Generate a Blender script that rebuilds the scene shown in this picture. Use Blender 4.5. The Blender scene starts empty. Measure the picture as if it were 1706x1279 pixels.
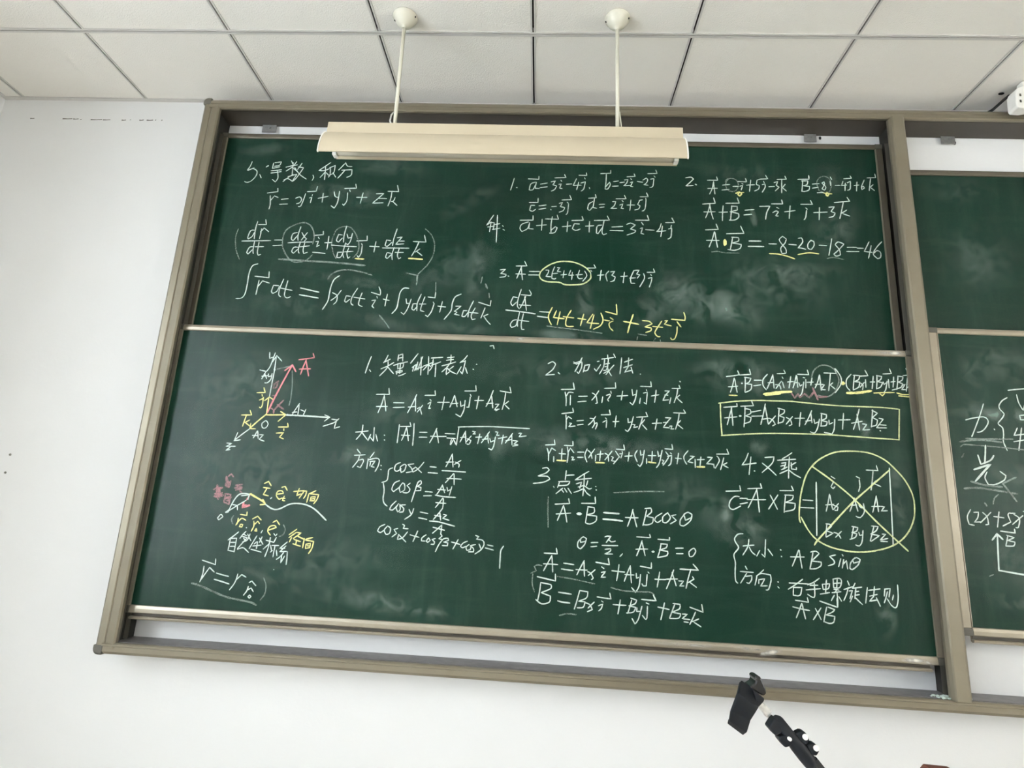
import bpy, bmesh, math, random
from mathutils import Vector, Matrix
random.seed(7)
S = bpy.context.scene
COL = S.collection
# ---------------- camera
cam_d = bpy.data.cameras.new('camera'); cam = bpy.data.objects.new('camera', cam_d); COL.objects.link(cam)
cam_d.sensor_fit = 'HORIZONTAL'; cam_d.sensor_width = 36.0
cam_d.lens = 36.0 * 974.981510 / 1706.0
cam_d.clip_start = 0.02
cam.location = (1.899302, -2.266329, 1.379101)
cam.rotation_mode = 'QUATERNION'
cam.rotation_quaternion = (Matrix.Rotation(0.057448, 3, 'Z') @ Matrix.Rotation(1.803825, 3, 'X') @ Matrix.Rotation(0.054593, 3, 'Z')).to_quaternion()
S.camera = cam
# ---------------- world (overcast sky outside the windows)
W = bpy.data.worlds.new('sky'); S.world = W; W.use_nodes = True
W.node_tree.nodes['Background'].inputs[0].default_value = (0.82, 0.91, 1.0, 1)
W.node_tree.nodes['Background'].inputs[1].default_value = 1.5
S.view_settings.view_transform = 'Standard'; S.view_settings.look = 'None'
S.view_settings.exposure = 0.66; S.view_settings.gamma = 1.0; S.view_settings.use_curve_mapping = False
RX0, RX1, RY1, RZ = -0.70, 7.6, -9.0, 3.2        # room: left wall, right wall, rear wall, ceiling

def area(name, loc, rot, sx, sy, power, col):
    l = bpy.data.lights.new(name, 'AREA'); l.shape = 'RECTANGLE'; l.size = sx; l.size_y = sy; l.energy = power; l.color = col
    o = bpy.data.objects.new(name, l); COL.objects.link(o); o.location = loc; o.rotation_euler = rot; return o
# daylight entering by the three left windows, the right windows and the rear windows
WL = [(-1.55, -2.70), (-3.6, -5.4), (-6.2, -8.0)]
WR = [(-1.6, -3.4), (-4.4, -6.2)]
for i, (a, b) in enumerate(WL):
    area('window_daylight', (RX0 - 0.16, (a + b) / 2, 1.85), (0, -math.pi / 2, 0), 1.95, abs(b - a) - .05, (52, 56, 52)[i], (0.94, 0.975, 1.0))
for a, b in WR:
    area('window_daylight', (RX1 + 0.16, (a + b) / 2, 1.95), (0, math.pi / 2, 0), 1.45, abs(b - a) - .05, 54, (1.0, 0.92, 0.80))
CL = [(1.72, -3.85), (5.7, -3.85)]      # two lit ceiling battens behind the camera
for x, y in CL: area('ceiling_batten_light', (x, y, 3.105), (0, 0, 0), 1.2, .16, 4, (1.0, .96, .88))

# ---------------- materials
def mat(name, col, rough=.6, metal=0.0, spec=.5, noise=0, nscale=20, bump=0, bscale=200, col2=None, stretch=None, thr=(.35, .65)):
    m = bpy.data.materials.new(name); m.use_nodes = True
    n = m.node_tree.nodes; l = m.node_tree.links; b = n['Principled BSDF']
    b.inputs['Base Color'].default_value = (*col, 1); b.inputs['Roughness'].default_value = rough
    b.inputs['Metallic'].default_value = metal; b.inputs['Specular IOR Level'].default_value = spec
    tc = n.new('ShaderNodeTexCoord'); src = tc.outputs['Object']
    if stretch:
        mp = n.new('ShaderNodeMapping'); mp.inputs['Scale'].default_value = stretch; l.new(src, mp.inputs[0]); src = mp.outputs[0]
    if noise:
        t = n.new('ShaderNodeTexNoise'); t.inputs['Scale'].default_value = nscale; t.inputs['Detail'].default_value = 5; l.new(src, t.inputs['Vector'])
        r = n.new('ShaderNodeMapRange'); r.inputs[1].default_value, r.inputs[2].default_value = thr; r.inputs[3].default_value = 0; r.inputs[4].default_value = noise
        l.new(t.outputs[0], r.inputs[0])
        x = n.new('ShaderNodeMix'); x.data_type = 'RGBA'; x.inputs[6].default_value = (*col, 1)
        x.inputs[7].default_value = (*(col2 or tuple(c * .6 for c in col)), 1); l.new(r.outputs[0], x.inputs[0]); l.new(x.outputs[2], b.inputs['Base Color'])
    if bump:
        t2 = n.new('ShaderNodeTexNoise'); t2.inputs['Scale'].default_value = bscale; t2.inputs['Detail'].default_value = 3; l.new(tc.outputs['Object'], t2.inputs['Vector'])
        bp = n.new('ShaderNodeBump'); bp.inputs['Strength'].default_value = bump; bp.inputs['Distance'].default_value = .004
        l.new(t2.outputs[0], bp.inputs['Height']); l.new(bp.outputs[0], b.inputs['Normal'])
    return m
M = {}
M['wall'] = mat('white_wall_paint', (.80, .80, .795), .75, noise=.5, nscale=1.6, col2=(.775, .77, .76), bump=.12, bscale=60)
M['tile'] = mat('mineral_tile', (.86, .83, .775), .9, noise=.5, nscale=3, col2=(.82, .79, .735), bump=.5, bscale=190)
M['grid'] = mat('grid_white', (.62, .60, .57), .45)
M['black'] = mat('slot_black', (.006, .006, .006), .8)
M['floor'] = mat('beige_terrazzo', (.85, .79, .69), .5, noise=.6, nscale=60, col2=(.78, .72, .62))
M['frame'] = mat('champagne_aluminium', (.25, .222, .165), .38, metal=.5, noise=.45, nscale=9, col2=(.22, .185, .13), stretch=(1, 1, 1))
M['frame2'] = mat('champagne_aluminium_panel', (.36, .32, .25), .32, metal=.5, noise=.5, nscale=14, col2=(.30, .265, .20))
M['dark'] = mat('dark_track', (.022, .021, .017), .6)
M['brown_dk'] = mat('dark_brown_tone', (.075, .064, .050), .5, metal=.2, noise=.4, nscale=12, col2=(.055, .048, .038))  # dark brown for rail underside, grid slots and the painted gap shade
M['tray'] = mat('worn_grey_tray', (.20, .19, .188), .45, metal=.5, noise=.7, nscale=30, col2=(.28, .26, .26))
M['frame_dk'] = mat('dark_aluminium', (.15, .132, .10), .4, metal=.4, noise=.5, nscale=14, col2=(.11, .095, .07))  # darker aluminium for rails and stiles of the upper boards
M['cap'] = mat('grey_plastic_cap', (.105, .098, .078), .5)
M['steel'] = mat('zinc_steel', (.42, .42, .41), .42, metal=.7, noise=.5, nscale=90)
M['lamp'] = mat('cream_enamel', (.56, .48, .345), .4, noise=.3, nscale=8, col2=(.53, .45, .315))
M['tube'] = mat('frosted_tube', (.52, .48, .38), .25)
M['rod'] = mat('ivory_rod', (.68, .65, .54), .4)
M['bkplastic'] = mat('black_plastic', (.007, .009, .012), .5, spec=.22, noise=.6, nscale=30, col2=(.014, .016, .02))
M['bkgloss'] = mat('black_gloss_plastic', (.012, .012, .012), .18)
M['chrome'] = mat('brushed_steel', (.72, .71, .69), .3, metal=.65, noise=.6, nscale=200, col2=(.4, .4, .4))
M['white'] = mat('white_plastic', (.86, .84, .79), .4)
M['wood'] = mat('maroon_wood', (.20, .065, .045), .35, noise=.7, nscale=12, col2=(.12, .04, .03), stretch=(1, 1, 8))
M['desk'] = mat('pale_wood', (.45, .33, .2), .4, noise=.6, nscale=10, col2=(.36, .25, .15), stretch=(1, 6, 6))
M['mark'] = mat('pencil_mark', (.20, .195, .17), .9)
M['glass'] = mat('window_glass', (.9, .95, 1), .02)
M['glass'].node_tree.nodes['Principled BSDF'].inputs['Transmission Weight'].default_value = 1
M['glass'].node_tree.nodes['Principled BSDF'].inputs['IOR'].default_value = 1.02

def board_mat():
    m = bpy.data.materials.new('green_writing_surface'); m.use_nodes = True
    n = m.node_tree.nodes; l = m.node_tree.links; b = n['Principled BSDF']
    b.inputs['Roughness'].default_value = .31; b.inputs['Specular IOR Level'].default_value = .22
    tc = n.new('ShaderNodeTexCoord'); prev = None
    base = (.0020, .0255, .0145, 1)
    for sc, rot, nscale, lo, hi, amt, dust in (((1, 1, .45), .25, 2.3, .42, .75, .20, (.035, .085, .06, 1)),
                                          ((3.2, 1, .5), -.3, 5.0, .5, .82, .26, (.05, .10, .072, 1)),
                                          ((.6, 1, 4.0), .12, 4.2, .52, .85, .2, (.06, .11, .08, 1)),
                                          ((1, 1, 1), 0, 260, .4, .8, .10, (.06, .11, .08, 1))):
        mp = n.new('ShaderNodeMapping'); mp.inputs['Scale'].default_value = sc; mp.inputs['Rotation'].default_value = (0, rot, 0)
        l.new(tc.outputs['Object'], mp.inputs[0])
        t = n.new('ShaderNodeTexNoise'); t.inputs['Scale'].default_value = nscale; t.inputs['Detail'].default_value = 6; t.inputs['Roughness'].default_value = .62
        t.inputs['Distortion'].default_value = .6; l.new(mp.outputs[0], t.inputs['Vector'])
        r = n.new('ShaderNodeMapRange'); r.inputs[1].default_value = lo; r.inputs[2].default_value = hi; r.inputs[3].default_value = 0; r.inputs[4].default_value = amt
        l.new(t.outputs[0], r.inputs[0])
        x = n.new('ShaderNodeMix'); x.data_type = 'RGBA'; l.new(r.outputs[0], x.inputs[0])
        if prev: l.new(prev, x.inputs[6])
        else: x.inputs[6].default_value = base
        x.inputs[7].default_value = dust; prev = x.outputs[2]
    l.new(prev, b.inputs['Base Color'])
    return m
M['board'] = board_mat()

def chalk(name, col, dens):
    m = bpy.data.materials.new(name); m.use_nodes = True
    n = m.node_tree.nodes; l = m.node_tree.links; b = n['Principled BSDF']
    b.inputs['Base Color'].default_value = (*col, 1); b.inputs['Roughness'].default_value = .95; b.inputs['Specular IOR Level'].default_value = .1
    tc = n.new('ShaderNodeTexCoord')
    t = n.new('ShaderNodeTexNoise'); t.inputs['Scale'].default_value = 330; t.inputs['Detail'].default_value = 2; l.new(tc.outputs['Object'], t.inputs['Vector'])
    t3 = n.new('ShaderNodeTexNoise'); t3.inputs['Scale'].default_value = 25; l.new(tc.outputs['Object'], t3.inputs['Vector'])
    a = n.new('ShaderNodeMath'); a.operation = 'MULTIPLY_ADD'; a.inputs[1].default_value = .6; l.new(t3.outputs[0], a.inputs[0]); l.new(t.outputs[0], a.inputs[2])
    r = n.new('ShaderNodeMapRange'); r.inputs[1].default_value = .55; r.inputs[2].default_value = .85; r.inputs[3].default_value = max(0, dens - .38); r.inputs[4].default_value = min(1, dens + .12)
    l.new(a.outputs[0], r.inputs[0]); l.new(r.outputs[0], b.inputs['Alpha'])
    return m
CH = {'w': chalk('white_chalk', (.66, .755, .70), 1.0), 'f': chalk('rubbed_white_chalk', (.50, .60, .54), .36),
      'y': chalk('yellow_chalk', (.84, .80, .34), .95), 'v': chalk('pale_yellow_chalk', (.72, .78, .42), .86),
      'r': chalk('red_chalk', (.80, .30, .32), .9), 'p': chalk('rubbed_pink_chalk', (.66, .36, .38), .42)}
CN = {'w': 'white chalk handwriting ', 'f': 'faint half rubbed white chalk, ', 'y': 'yellow chalk, ', 'v': 'pale yellow chalk, ', 'r': 'red chalk, ', 'p': 'faint pink chalk, '}

def dust_mat(name, col):
    m = bpy.data.materials.new(name); m.use_nodes = True
    n = m.node_tree.nodes; l = m.node_tree.links; b = n['Principled BSDF']
    b.inputs['Base Color'].default_value = (*col, 1); b.inputs['Roughness'].default_value = .95
    uv = n.new('ShaderNodeUVMap'); sub = n.new('ShaderNodeVectorMath'); sub.operation = 'LENGTH'; l.new(uv.outputs[0], sub.inputs[0])
    f = n.new('ShaderNodeMapRange'); f.interpolation_type = 'SMOOTHSTEP'; f.inputs[1].default_value = 1; f.inputs[2].default_value = 0; f.inputs[3].default_value = 0; f.inputs[4].default_value = 1; l.new(sub.outputs['Value'], f.inputs[0])
    tc = n.new('ShaderNodeTexCoord'); t = n.new('ShaderNodeTexNoise'); t.inputs['Scale'].default_value = 14; t.inputs['Detail'].default_value = 7; t.inputs['Distortion'].default_value = 1; l.new(tc.outputs['Object'], t.inputs['Vector'])
    r = n.new('ShaderNodeMapRange'); r.inputs[1].default_value = .38; r.inputs[2].default_value = .72; r.inputs[3].default_value = 0; r.inputs[4].default_value = .75; l.new(t.outputs[0], r.inputs[0])
    at = n.new('ShaderNodeAttribute'); at.attribute_name = 'dens'
    a = n.new('ShaderNodeMath'); a.operation = 'MULTIPLY'; l.new(f.outputs[0], a.inputs[0]); l.new(r.outputs[0], a.inputs[1])
    a2 = n.new('ShaderNodeMath'); a2.operation = 'MULTIPLY'; l.new(a.outputs[0], a2.inputs[0]); l.new(at.outputs['Fac'], a2.inputs[1]); l.new(a2.outputs[0], b.inputs['Alpha'])
    return m
M['dust'] = dust_mat('chalk_dust_smear', (.27, .36, .31)); M['dust_white'] = dust_mat('caked_chalk_dust', (.74, .71, .64))

# ---------------- helpers
def empty(name, loc, label=None, cat=None, group=None):
    o = bpy.data.objects.new(name, None); COL.objects.link(o); o.location = loc; o.empty_display_size = .05
    if label: o['label'] = label
    if cat: o['category'] = cat
    if group: o['group'] = group
    return o
def link(name, me, m, parent=None, label=None, kind=None):
    o = bpy.data.objects.new(name, me); COL.objects.link(o)
    for q in (m if isinstance(m, (list, tuple)) else [m]):
        if q and not me.materials.get(q.name): me.materials.append(q)
    if parent: o.parent = parent; o.matrix_parent_inverse = Matrix.Translation(-Vector(wloc(parent)))
    if label: o['label'] = label
    if kind: o['kind'] = kind
    return o
def wloc(o): return Vector((0, 0, 0)) if o.parent else Vector(o.location)   # parts keep world coordinates
def bm_new(): return bmesh.new()
def done(bm, name, m, parent=None, label=None, kind=None, smooth=False, bevel=0, seg=2):
    bmesh.ops.recalc_face_normals(bm, faces=bm.faces)
    me = bpy.data.meshes.new(name); bm.to_mesh(me); bm.free()
    if smooth:
        for p in me.polygons: p.use_smooth = True
    o = link(name, me, m, parent, label, kind)
    if bevel:
        b = o.modifiers.new('bevel', 'BEVEL'); b.width = bevel; b.segments = seg; b.limit_method = 'ANGLE'; b.angle_limit = .6
    return o
def add_box(bm, x0, x1, y0, y1, z0, z1):
    vs = [bm.verts.new((x, y, z)) for x in (x0, x1) for y in (y0, y1) for z in (z0, z1)]
    fs = [(0, 1, 3, 2), (4, 6, 7, 5), (0, 4, 5, 1), (2, 3, 7, 6), (0, 2, 6, 4), (1, 5, 7, 3)]
    return [bm.faces.new([vs[i] for i in f]) for f in fs]
def box(name, x0, x1, y0, y1, z0, z1, m, parent=None, bevel=0, **k):
    bm = bm_new(); add_box(bm, x0, x1, y0, y1, z0, z1); return done(bm, name, m, parent, bevel=bevel, **k)
def add_prism(bm, poly, ax, a, b):
    # poly: list of 2D points in the plane normal to ax ('x': (y,z), 'y': (x,z), 'z': (x,y))
    f = {'x': lambda p, t: (t, p[0], p[1]), 'y': lambda p, t: (p[0], t, p[1]), 'z': lambda p, t: (p[0], p[1], t)}[ax]
    v0 = [bm.verts.new(f(p, a)) for p in poly]; v1 = [bm.verts.new(f(p, b)) for p in poly]; n = len(poly)
    bm.faces.new(v0); bm.faces.new(v1[::-1])
    for i in range(n): bm.faces.new((v0[i], v1[i], v1[(i + 1) % n], v0[(i + 1) % n]))
def prism(name, poly, ax, a, b, m, parent=None, **k):
    bm = bm_new(); add_prism(bm, poly, ax, a, b); return done(bm, name, m, parent, **k)
def add_tube(bm, pts, rad, seg=14, caps=True):
    rad = rad if isinstance(rad, (list, tuple)) else [rad] * len(pts)
    pts = [Vector(p) for p in pts]; rings = []
    for i, p in enumerate(pts):
        d = (pts[min(i + 1, len(pts) - 1)] - pts[max(i - 1, 0)]).normalized()
        u = d.cross(Vector((0, 1, 0)));
        if u.length < .1: u = d.cross(Vector((1, 0, 0)))
        u.normalize(); w = d.cross(u)
        rings.append([bm.verts.new(p + (u * math.cos(2 * math.pi * k / seg) + w * math.sin(2 * math.pi * k / seg)) * rad[i]) for k in range(seg)])
    for a, b in zip(rings, rings[1:]):
        for k in range(seg): bm.faces.new((a[k], a[(k + 1) % seg], b[(k + 1) % seg], b[k]))
    if caps: bm.faces.new(rings[0]); bm.faces.new(rings[-1][::-1])
def tube(name, pts, rad, m, parent=None, seg=14, **k):
    bm = bm_new(); add_tube(bm, pts, rad, seg); o = done(bm, name, m, parent, **k)
    for p in o.data.polygons: p.use_smooth = len(p.vertices) == 4
    return o
def structure(o): o['kind'] = 'structure'; return o

# ---------------- room shell
structure(box('floor', RX0 - .2, RX1 + .2, RY1 - .2, .2, -.1, 0, M['floor']))
front = structure(box('wall_front', RX0 - .2, RX1 + .2, 0, .2, 0, 3.4, M['wall']))
structure(box('wall_rear', RX0 - .2, RX1 + .2, RY1 - .2, RY1, 0, 3.4, M['wall']))
def side_wall(name, x0, x1, wins, z0, z1):
    bm = bm_new(); e = RY1; cur = 0
    add_box(bm, x0, x1, RY1, 0, 0, z0); add_box(bm, x0, x1, RY1, 0, z1, 3.4)
    for a, b in wins:
        add_box(bm, x0, x1, a, cur, z0, z1); cur = b
    add_box(bm, x0, x1, e, cur, z0, z1)
    return structure(done(bm, name, M['wall']))
side_wall('wall_left', RX0 - .2, RX0, WL, .85, 2.85)
side_wall('wall_right', RX1, RX1 + .2, WR, 1.2, 2.7)
k = 0
for side, wins, z0, z1 in ((-1, WL, .85, 2.85), (1, WR, 1.2, 2.7)):
    xc = RX0 - .1 if side < 0 else RX1 + .1
    for a, b in wins:
        k += 1; bm = bm_new(); t = .045
        for (ya, yb, za, zb) in ((b, a, z0, z0 + t), (b, a, z1 - t, z1), (b, b + t, z0 + t, z1 - t), (a - t, a, z0 + t, z1 - t), ((a + b) / 2 - t / 2, (a + b) / 2 + t / 2, z0 + t, z1 - t)):
            add_box(bm, xc - .03, xc + .03, ya, yb, za, zb)
        w = structure(done(bm, 'window_%d' % k, M['white']))
        box('window_pane', xc - .003, xc + .003, b + t, (a + b) / 2 - t / 2, z0 + t, z1 - t, M['glass'], w)
        box('window_pane', xc - .003, xc + .003, (a + b) / 2 + t / 2, a - t, z0 + t, z1 - t, M['glass'], w)
# ceiling: slab, mineral tiles and slotted grid bars
ceil = structure(box('ceiling', RX0 - .2, RX1 + .2, RY1 - .2, .2, 3.24, 3.4, M['grid']))
xs = [RX0] + [-.6 + .6 * i for i in range(14)] + [RX1]
ys = [0] + [-.4 - .6 * i for i in range(15)]
ys = [y for y in ys if y > RY1] + [RY1]
meshes = {}
for i in range(len(xs) - 1):
    for j in range(len(ys) - 1):
        w, d = round(xs[i + 1] - xs[i], 4), round(ys[j] - ys[j + 1], 4)
        if w < .02 or d < .02: continue
        if (w, d) not in meshes:
            bm = bm_new(); g = .008
            a, b = w / 2 - g, d / 2 - g
            vs = []
            for z, s in ((.014, 0), (.002, 0), (0, .002)):
                vs.append([bm.verts.new((sx * (a - s), sy * (b - s), z)) for sx, sy in ((-1, -1), (1, -1), (1, 1), (-1, 1))])
            bm.faces.new(vs[0]); bm.faces.new(vs[2][::-1])
            for p, q in ((0, 1), (1, 2)):
                for c in range(4): bm.faces.new((vs[p][c], vs[p][(c + 1) % 4], vs[q][(c + 1) % 4], vs[q][c]))
            bmesh.ops.recalc_face_normals(bm, faces=bm.faces)
            me = bpy.data.meshes.new('ceiling_tile'); bm.to_mesh(me); bm.free(); me.materials.append(M['tile']); meshes[(w, d)] = me
        o = bpy.data.objects.new('ceiling_tile', meshes[(w, d)]); COL.objects.link(o); o.parent = ceil
        o.location = ((xs[i] + xs[i + 1]) / 2, (ys[j] + ys[j + 1]) / 2, RZ + .0015)
def grid_bar(along, c, a, b, slot=.0062, deep=.02):
    bm = bm_new(); h = .0100; s = slot / 2
    for lo, hi in ((-h, -s), (s, h)):
        if along == 'y': add_box(bm, c + lo, c + hi, a, b, RZ - .001, RZ + .006)
        else: add_box(bm, a, b, c + lo, c + hi, RZ - .0015, RZ + .006)
    n0 = len(bm.faces); bm.faces.ensure_lookup_table()
    fs = add_box(bm, c - s - .002, c + s + .002, a, b, RZ + deep, RZ + deep + .004) if along == 'y' else add_box(bm, a, b, c - s - .002, c + s + .002, RZ + deep * .3, RZ + deep * .3 + .004)
    for f in fs: f.material_index = 1
    for lo, hi in ((-s - .003, -s), (s, s + .003)):
        fs = add_box(bm, c + lo, c + hi, a, b, RZ + .006, RZ + deep) if along == 'y' else add_box(bm, a, b, c + lo, c + hi, RZ + .003, RZ + deep * .3)
        for f in fs: f.material_index = 1
    bmesh.ops.recalc_face_normals(bm, faces=bm.faces)
    me = bpy.data.meshes.new('grid_bar'); bm.to_mesh(me); bm.free(); me.materials.append(M['grid']); me.materials.append(M['black'] if along == 'y' else M['brown_dk'])
    o = bpy.data.objects.new('grid_bar', me); COL.objects.link(o); o.parent = ceil; return o
for x in xs[1:-1]:
    for j in range(len(ys) - 1):
        grid_bar('y', x, ys[j + 1] + .010, ys[j] - (.010 if j else .0))
for y in ys[1:-1]: grid_bar('x', y, RX0, RX1, slot=.0045, deep=.016)
bm = bm_new(); add_box(bm, RX0, RX1, -.018, 0, RZ - .004, RZ); structure(done(bm, 'trim_1', M['grid']))
bm = bm_new(); add_box(bm, RX0, RX0 + .018, RY1, -.018, RZ - .004, RZ); structure(done(bm, 'trim_2', M['grid']))
# little marks on the front wall: pencil line dashes under the ceiling, two plugged screw holes
bm = bm_new(); x = -.43
for a, b in ((-.55, -.53), (-.392, -.345), (-.34, -.315), (-.305, -.30), (-.255, -.20), (-.195, -.16), (-.02, .0), (-.105, -.085), (-.065, -.062), (.015, .045), (.055, .06), (.085, .09)):
    dz = random.uniform(-.002, .002)
    add_prism(bm, [(a, 3.094 + dz), (b, 3.096 + dz), (b, 3.099 + dz + random.random() * .003), ((a + b) / 2, 3.098 + dz), (a, 3.100 + dz)], 'y', -.0006, .001)
done(bm, 'pencil_line', M['mark'], front)
for x, z in ((-.2377, 1.540), (-.2389, 1.468)):
    bm = bm_new(); bmesh.ops.create_cone(bm, cap_ends=True, segments=12, radius1=.005, radius2=.004, depth=.003, matrix=Matrix.Translation((x, -.0008, z)) @ Matrix.Rotation(math.pi / 2, 4, 'X'))
    done(bm, 'screw_hole', M['mark'], front)
for x, z, s in ((3.0407, 3.064, .006), (3.5976, 3.052, .007)):
    bm = bm_new(); bmesh.ops.create_cone(bm, cap_ends=True, segments=12, radius1=s, radius2=s * .7, depth=.004, matrix=Matrix.Translation((x, -.001, z)) @ Matrix.Rotation(math.pi / 2, 4, 'X') @ Matrix.Diagonal((1, 1.5, 1, 1)))
    done(bm, 'screw_hole', M['black'], front)

# ---------------- fixed aluminium frame of the blackboard set
X0, X1 = .355, 6.2
ZB, ZT = .8555, 3.123
bf = empty('blackboard_casing', (X0, 0, ZB), 'long champagne aluminium blackboard frame fixed to the front wall, with a thick middle post', 'board frame')
def stile_poly(xo, s):     # s=+1 left stile, mirrored with s=-1
    p = [(0, 0), (0, -.104), (.004, -.114), (.012, -.120), (.034, -.120), (.038, -.1165), (.042, -.120), (.071, -.1235), (.077, -.119), (.077, -.106), (.058, -.104), (.058, 0)]
    return [(xo + s * a, b) for a, b in p]
prism('frame_stile', stile_poly(X0, 1), 'z', ZB + .02, ZT - .03, M['frame'], bf)
prism('frame_stile', stile_poly(X1, -1), 'z', ZB + .02, ZT - .03, M['frame'], bf)
top = [(0, 3.122), (-.100, 3.122), (-.114, 3.118), (-.1205, 3.108), (-.1205, 3.0975), (-.118, 3.0955), (-.1225, 3.093), (-.1225, 3.0775), (-.117, 3.0735), (-.106, 3.0735), (-.104, 3.0775), (0, 3.0775)]
prism('top_rail', top, 'x', X0 + .03, X1 - .03, M['frame'], bf)
bot = [(0, ZB), (-.104, ZB), (-.115, .859), (-.120, .867), (-.120, .884), (-.1235, .886), (-.1235, .891), (-.119, .896), (-.110, .8965), (-.106, .893), (0, .896)]
prism('bottom_rail', bot, 'x', X0 + .03, X1 - .03, M['frame'], bf)
box('top_underside', X0 + .06, X1 - .06, -.103, -.001, 3.0745, 3.0775, M['brown_dk'], bf, label='dark brown underside of the top rail')  # dark brown sheet over the underside of the top rail
box('tray_lining', X0 + .06, X1 - .06, -.105, -.001, .8955, .8975, M['tray'], bf, label='worn grey chalk tray')
mull = [(3.262, -.100), (3.262, -.112), (3.268, -.1235), (3.273, -.1265), (3.313, -.1265), (3.321, -.122), (3.324, -.108), (3.324, -.100), (3.308, -.098), (3.308, 0), (3.290, 0), (3.290, -.098)]
prism('middle_post', mull, 'z', .894, 3.080, M['frame'], bf)
for x, s in ((.413, 1), (3.290, -1), (3.308, 1), (X1 - .058, -1)):
    bm = bm_new()
    a, b = sorted((x, x + s * .0025)); add_box(bm, a, b, -.103, -.001, .897, 3.079)
    done(bm, 'dark_track', M['dark'], bf, 'dark strip along the channel side')  # dark strip on each channel side
    for y in (-.101, -.060):
        a, b = sorted((x + s * .0025, x + s * .019)); box('track_fin', a, b, y, y + .0022, .9, 2.99 if s > 0 else 3.0, M['cap'], bf)
def arc_corner(cx, cz, sx, sz, w, h, r):
    p = [(cx + sx * w, cz), (cx + sx * w, cz + sz * h), (cx, cz + sz * h)]
    pts = []
    for q in range(5):
        t = math.pi / 2 * q / 4
        pts.append((cx + sx * r * (1 - math.cos(t)), cz + sz * r * (1 - math.sin(t))))
    return p + pts
for cx, sx in ((X0 - .001, 1), (X1 + .001, -1)):
    for cz, sz in ((ZT + .001, -1), (ZB - .001, 1)):
        prism('corner_cap', arc_corner(cx, cz, sx, sz, .036, .033, .02), 'y', -.1213, -.001, M['cap'], bf, bevel=.004, label='grey plastic corner cap')
def bracket(x, z, w=.064):
    bm = bm_new(); t = .003
    add_box(bm, x - w / 2, x + w / 2, -.012, -.012 + t, z - .026, z + .016)
    add_box(bm, x - w / 2, x + w / 2, -.05, -.012 + t, z + .0165, z + .0195)
    bmesh.ops.create_cone(bm, cap_ends=True, segments=10, radius1=.005, radius2=.004, depth=.004, matrix=Matrix.Translation((x + .004, -.0135, z - .004)) @ Matrix.Rotation(math.pi / 2, 4, 'X'))
    done(bm, 'wall_bracket', M['steel'], bf, 'grey steel bracket')
bracket(.607, 3.064); bracket(2.995, 3.064, .05); bracket(3.565, 3.064, .056)
box('wall_clip', 1.725, 1.775, -.03, -.001, .847, .8555, M['steel'], bf)
bm = bm_new()
for q in range(70):
    x = 3.27 + random.gauss(0, .022); s = random.uniform(.002, .006)
    bmesh.ops.create_icosphere(bm, subdivisions=1, radius=s, matrix=Matrix.Translation((x, -.104 + random.uniform(-.01, .03), .897 + s * .5)) @ Matrix.Diagonal((1.3, 1, .7, 1)))
done(bm, 'chalk_crumbs', CH['w'], bf, 'heap of white chalk crumbs at the foot of the middle post', kind='stuff')

# ---------------- chalk writing (board millimetres: x from the first ceiling joint, z above the floor)
def catmull(pts):
    n = len(pts)
    if n < 3: return [Vector(p) for p in pts]
    P = [Vector(p) for p in pts]; out = [P[0]]
    def corner(i):
        a = (P[i] - P[i - 1]); b = (P[i + 1] - P[i])
        return a.length > 0 and b.length > 0 and a.angle(b) > 1.25
    for i in range(n - 1):
        p1, p2 = P[i], P[i + 1]
        p0 = P[i - 1] if i > 0 and not corner(i) else p1 - (p2 - p1) * .5
        p3 = P[i + 2] if i + 2 < n and not corner(i + 1) else p2 + (p2 - p1) * .5
        k = max(2, min(8, int((p2 - p1).length / .006)))
        for s in range(1, k + 1):
            t = s / k
            out.append(.5 * ((2 * p1) + (-p0 + p2) * t + (2 * p0 - 5 * p1 + 4 * p2 - p3) * t * t + (-p0 + 3 * p1 - 3 * p2 + p3) * t ** 3))
    return out
def ribbon(bm, pts, w, y):
    P = catmull(pts); n = len(P)
    if n == 2 and (P[1] - P[0]).length > .012:
        k = int((P[1] - P[0]).length / .009) + 1; a, b = P; bow = Vector((-(b - a).y, (b - a).x)) * random.uniform(-.012, .012)
        P = [a.lerp(b, t / k) + bow * math.sin(math.pi * t / k) for t in range(k + 1)]; n = len(P)
    L = []; R = []
    d0 = (P[1] - P[0]); d0 = d0.normalized() if d0.length else Vector((1, 0))
    d1 = (P[-1] - P[-2]); d1 = d1.normalized() if d1.length else Vector((1, 0))
    for i, p in enumerate(P):
        d = (P[min(i + 1, n - 1)] - P[max(i - 1, 0)])
        d = d.normalized() if d.length > 1e-7 else d0
        nn = Vector((-d.y, d.x)); hw = w / 2 * random.uniform(.82, 1.1) * (.8 if i in (0, n - 1) else 1)
        L.append(bm.verts.new((p.x + nn.x * hw, y, p.y + nn.y * hw))); R.append(bm.verts.new((p.x - nn.x * hw, y, p.y - nn.y * hw)))
    for i in range(n - 1): bm.faces.new((L[i], L[i + 1], R[i + 1], R[i]))
    e = P[-1] + d1 * w * .45; v = bm.verts.new((e.x, y, e.y)); bm.faces.new((L[-1], v, R[-1]))
    e = P[0] - d0 * w * .45; v = bm.verts.new((e.x, y, e.y)); bm.faces.new((R[0], v, L[0]))
WID = {'w': .0042, 'f': .0046, 'y': .0048, 'v': .0048, 'r': .0052, 'p': .0070}

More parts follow.
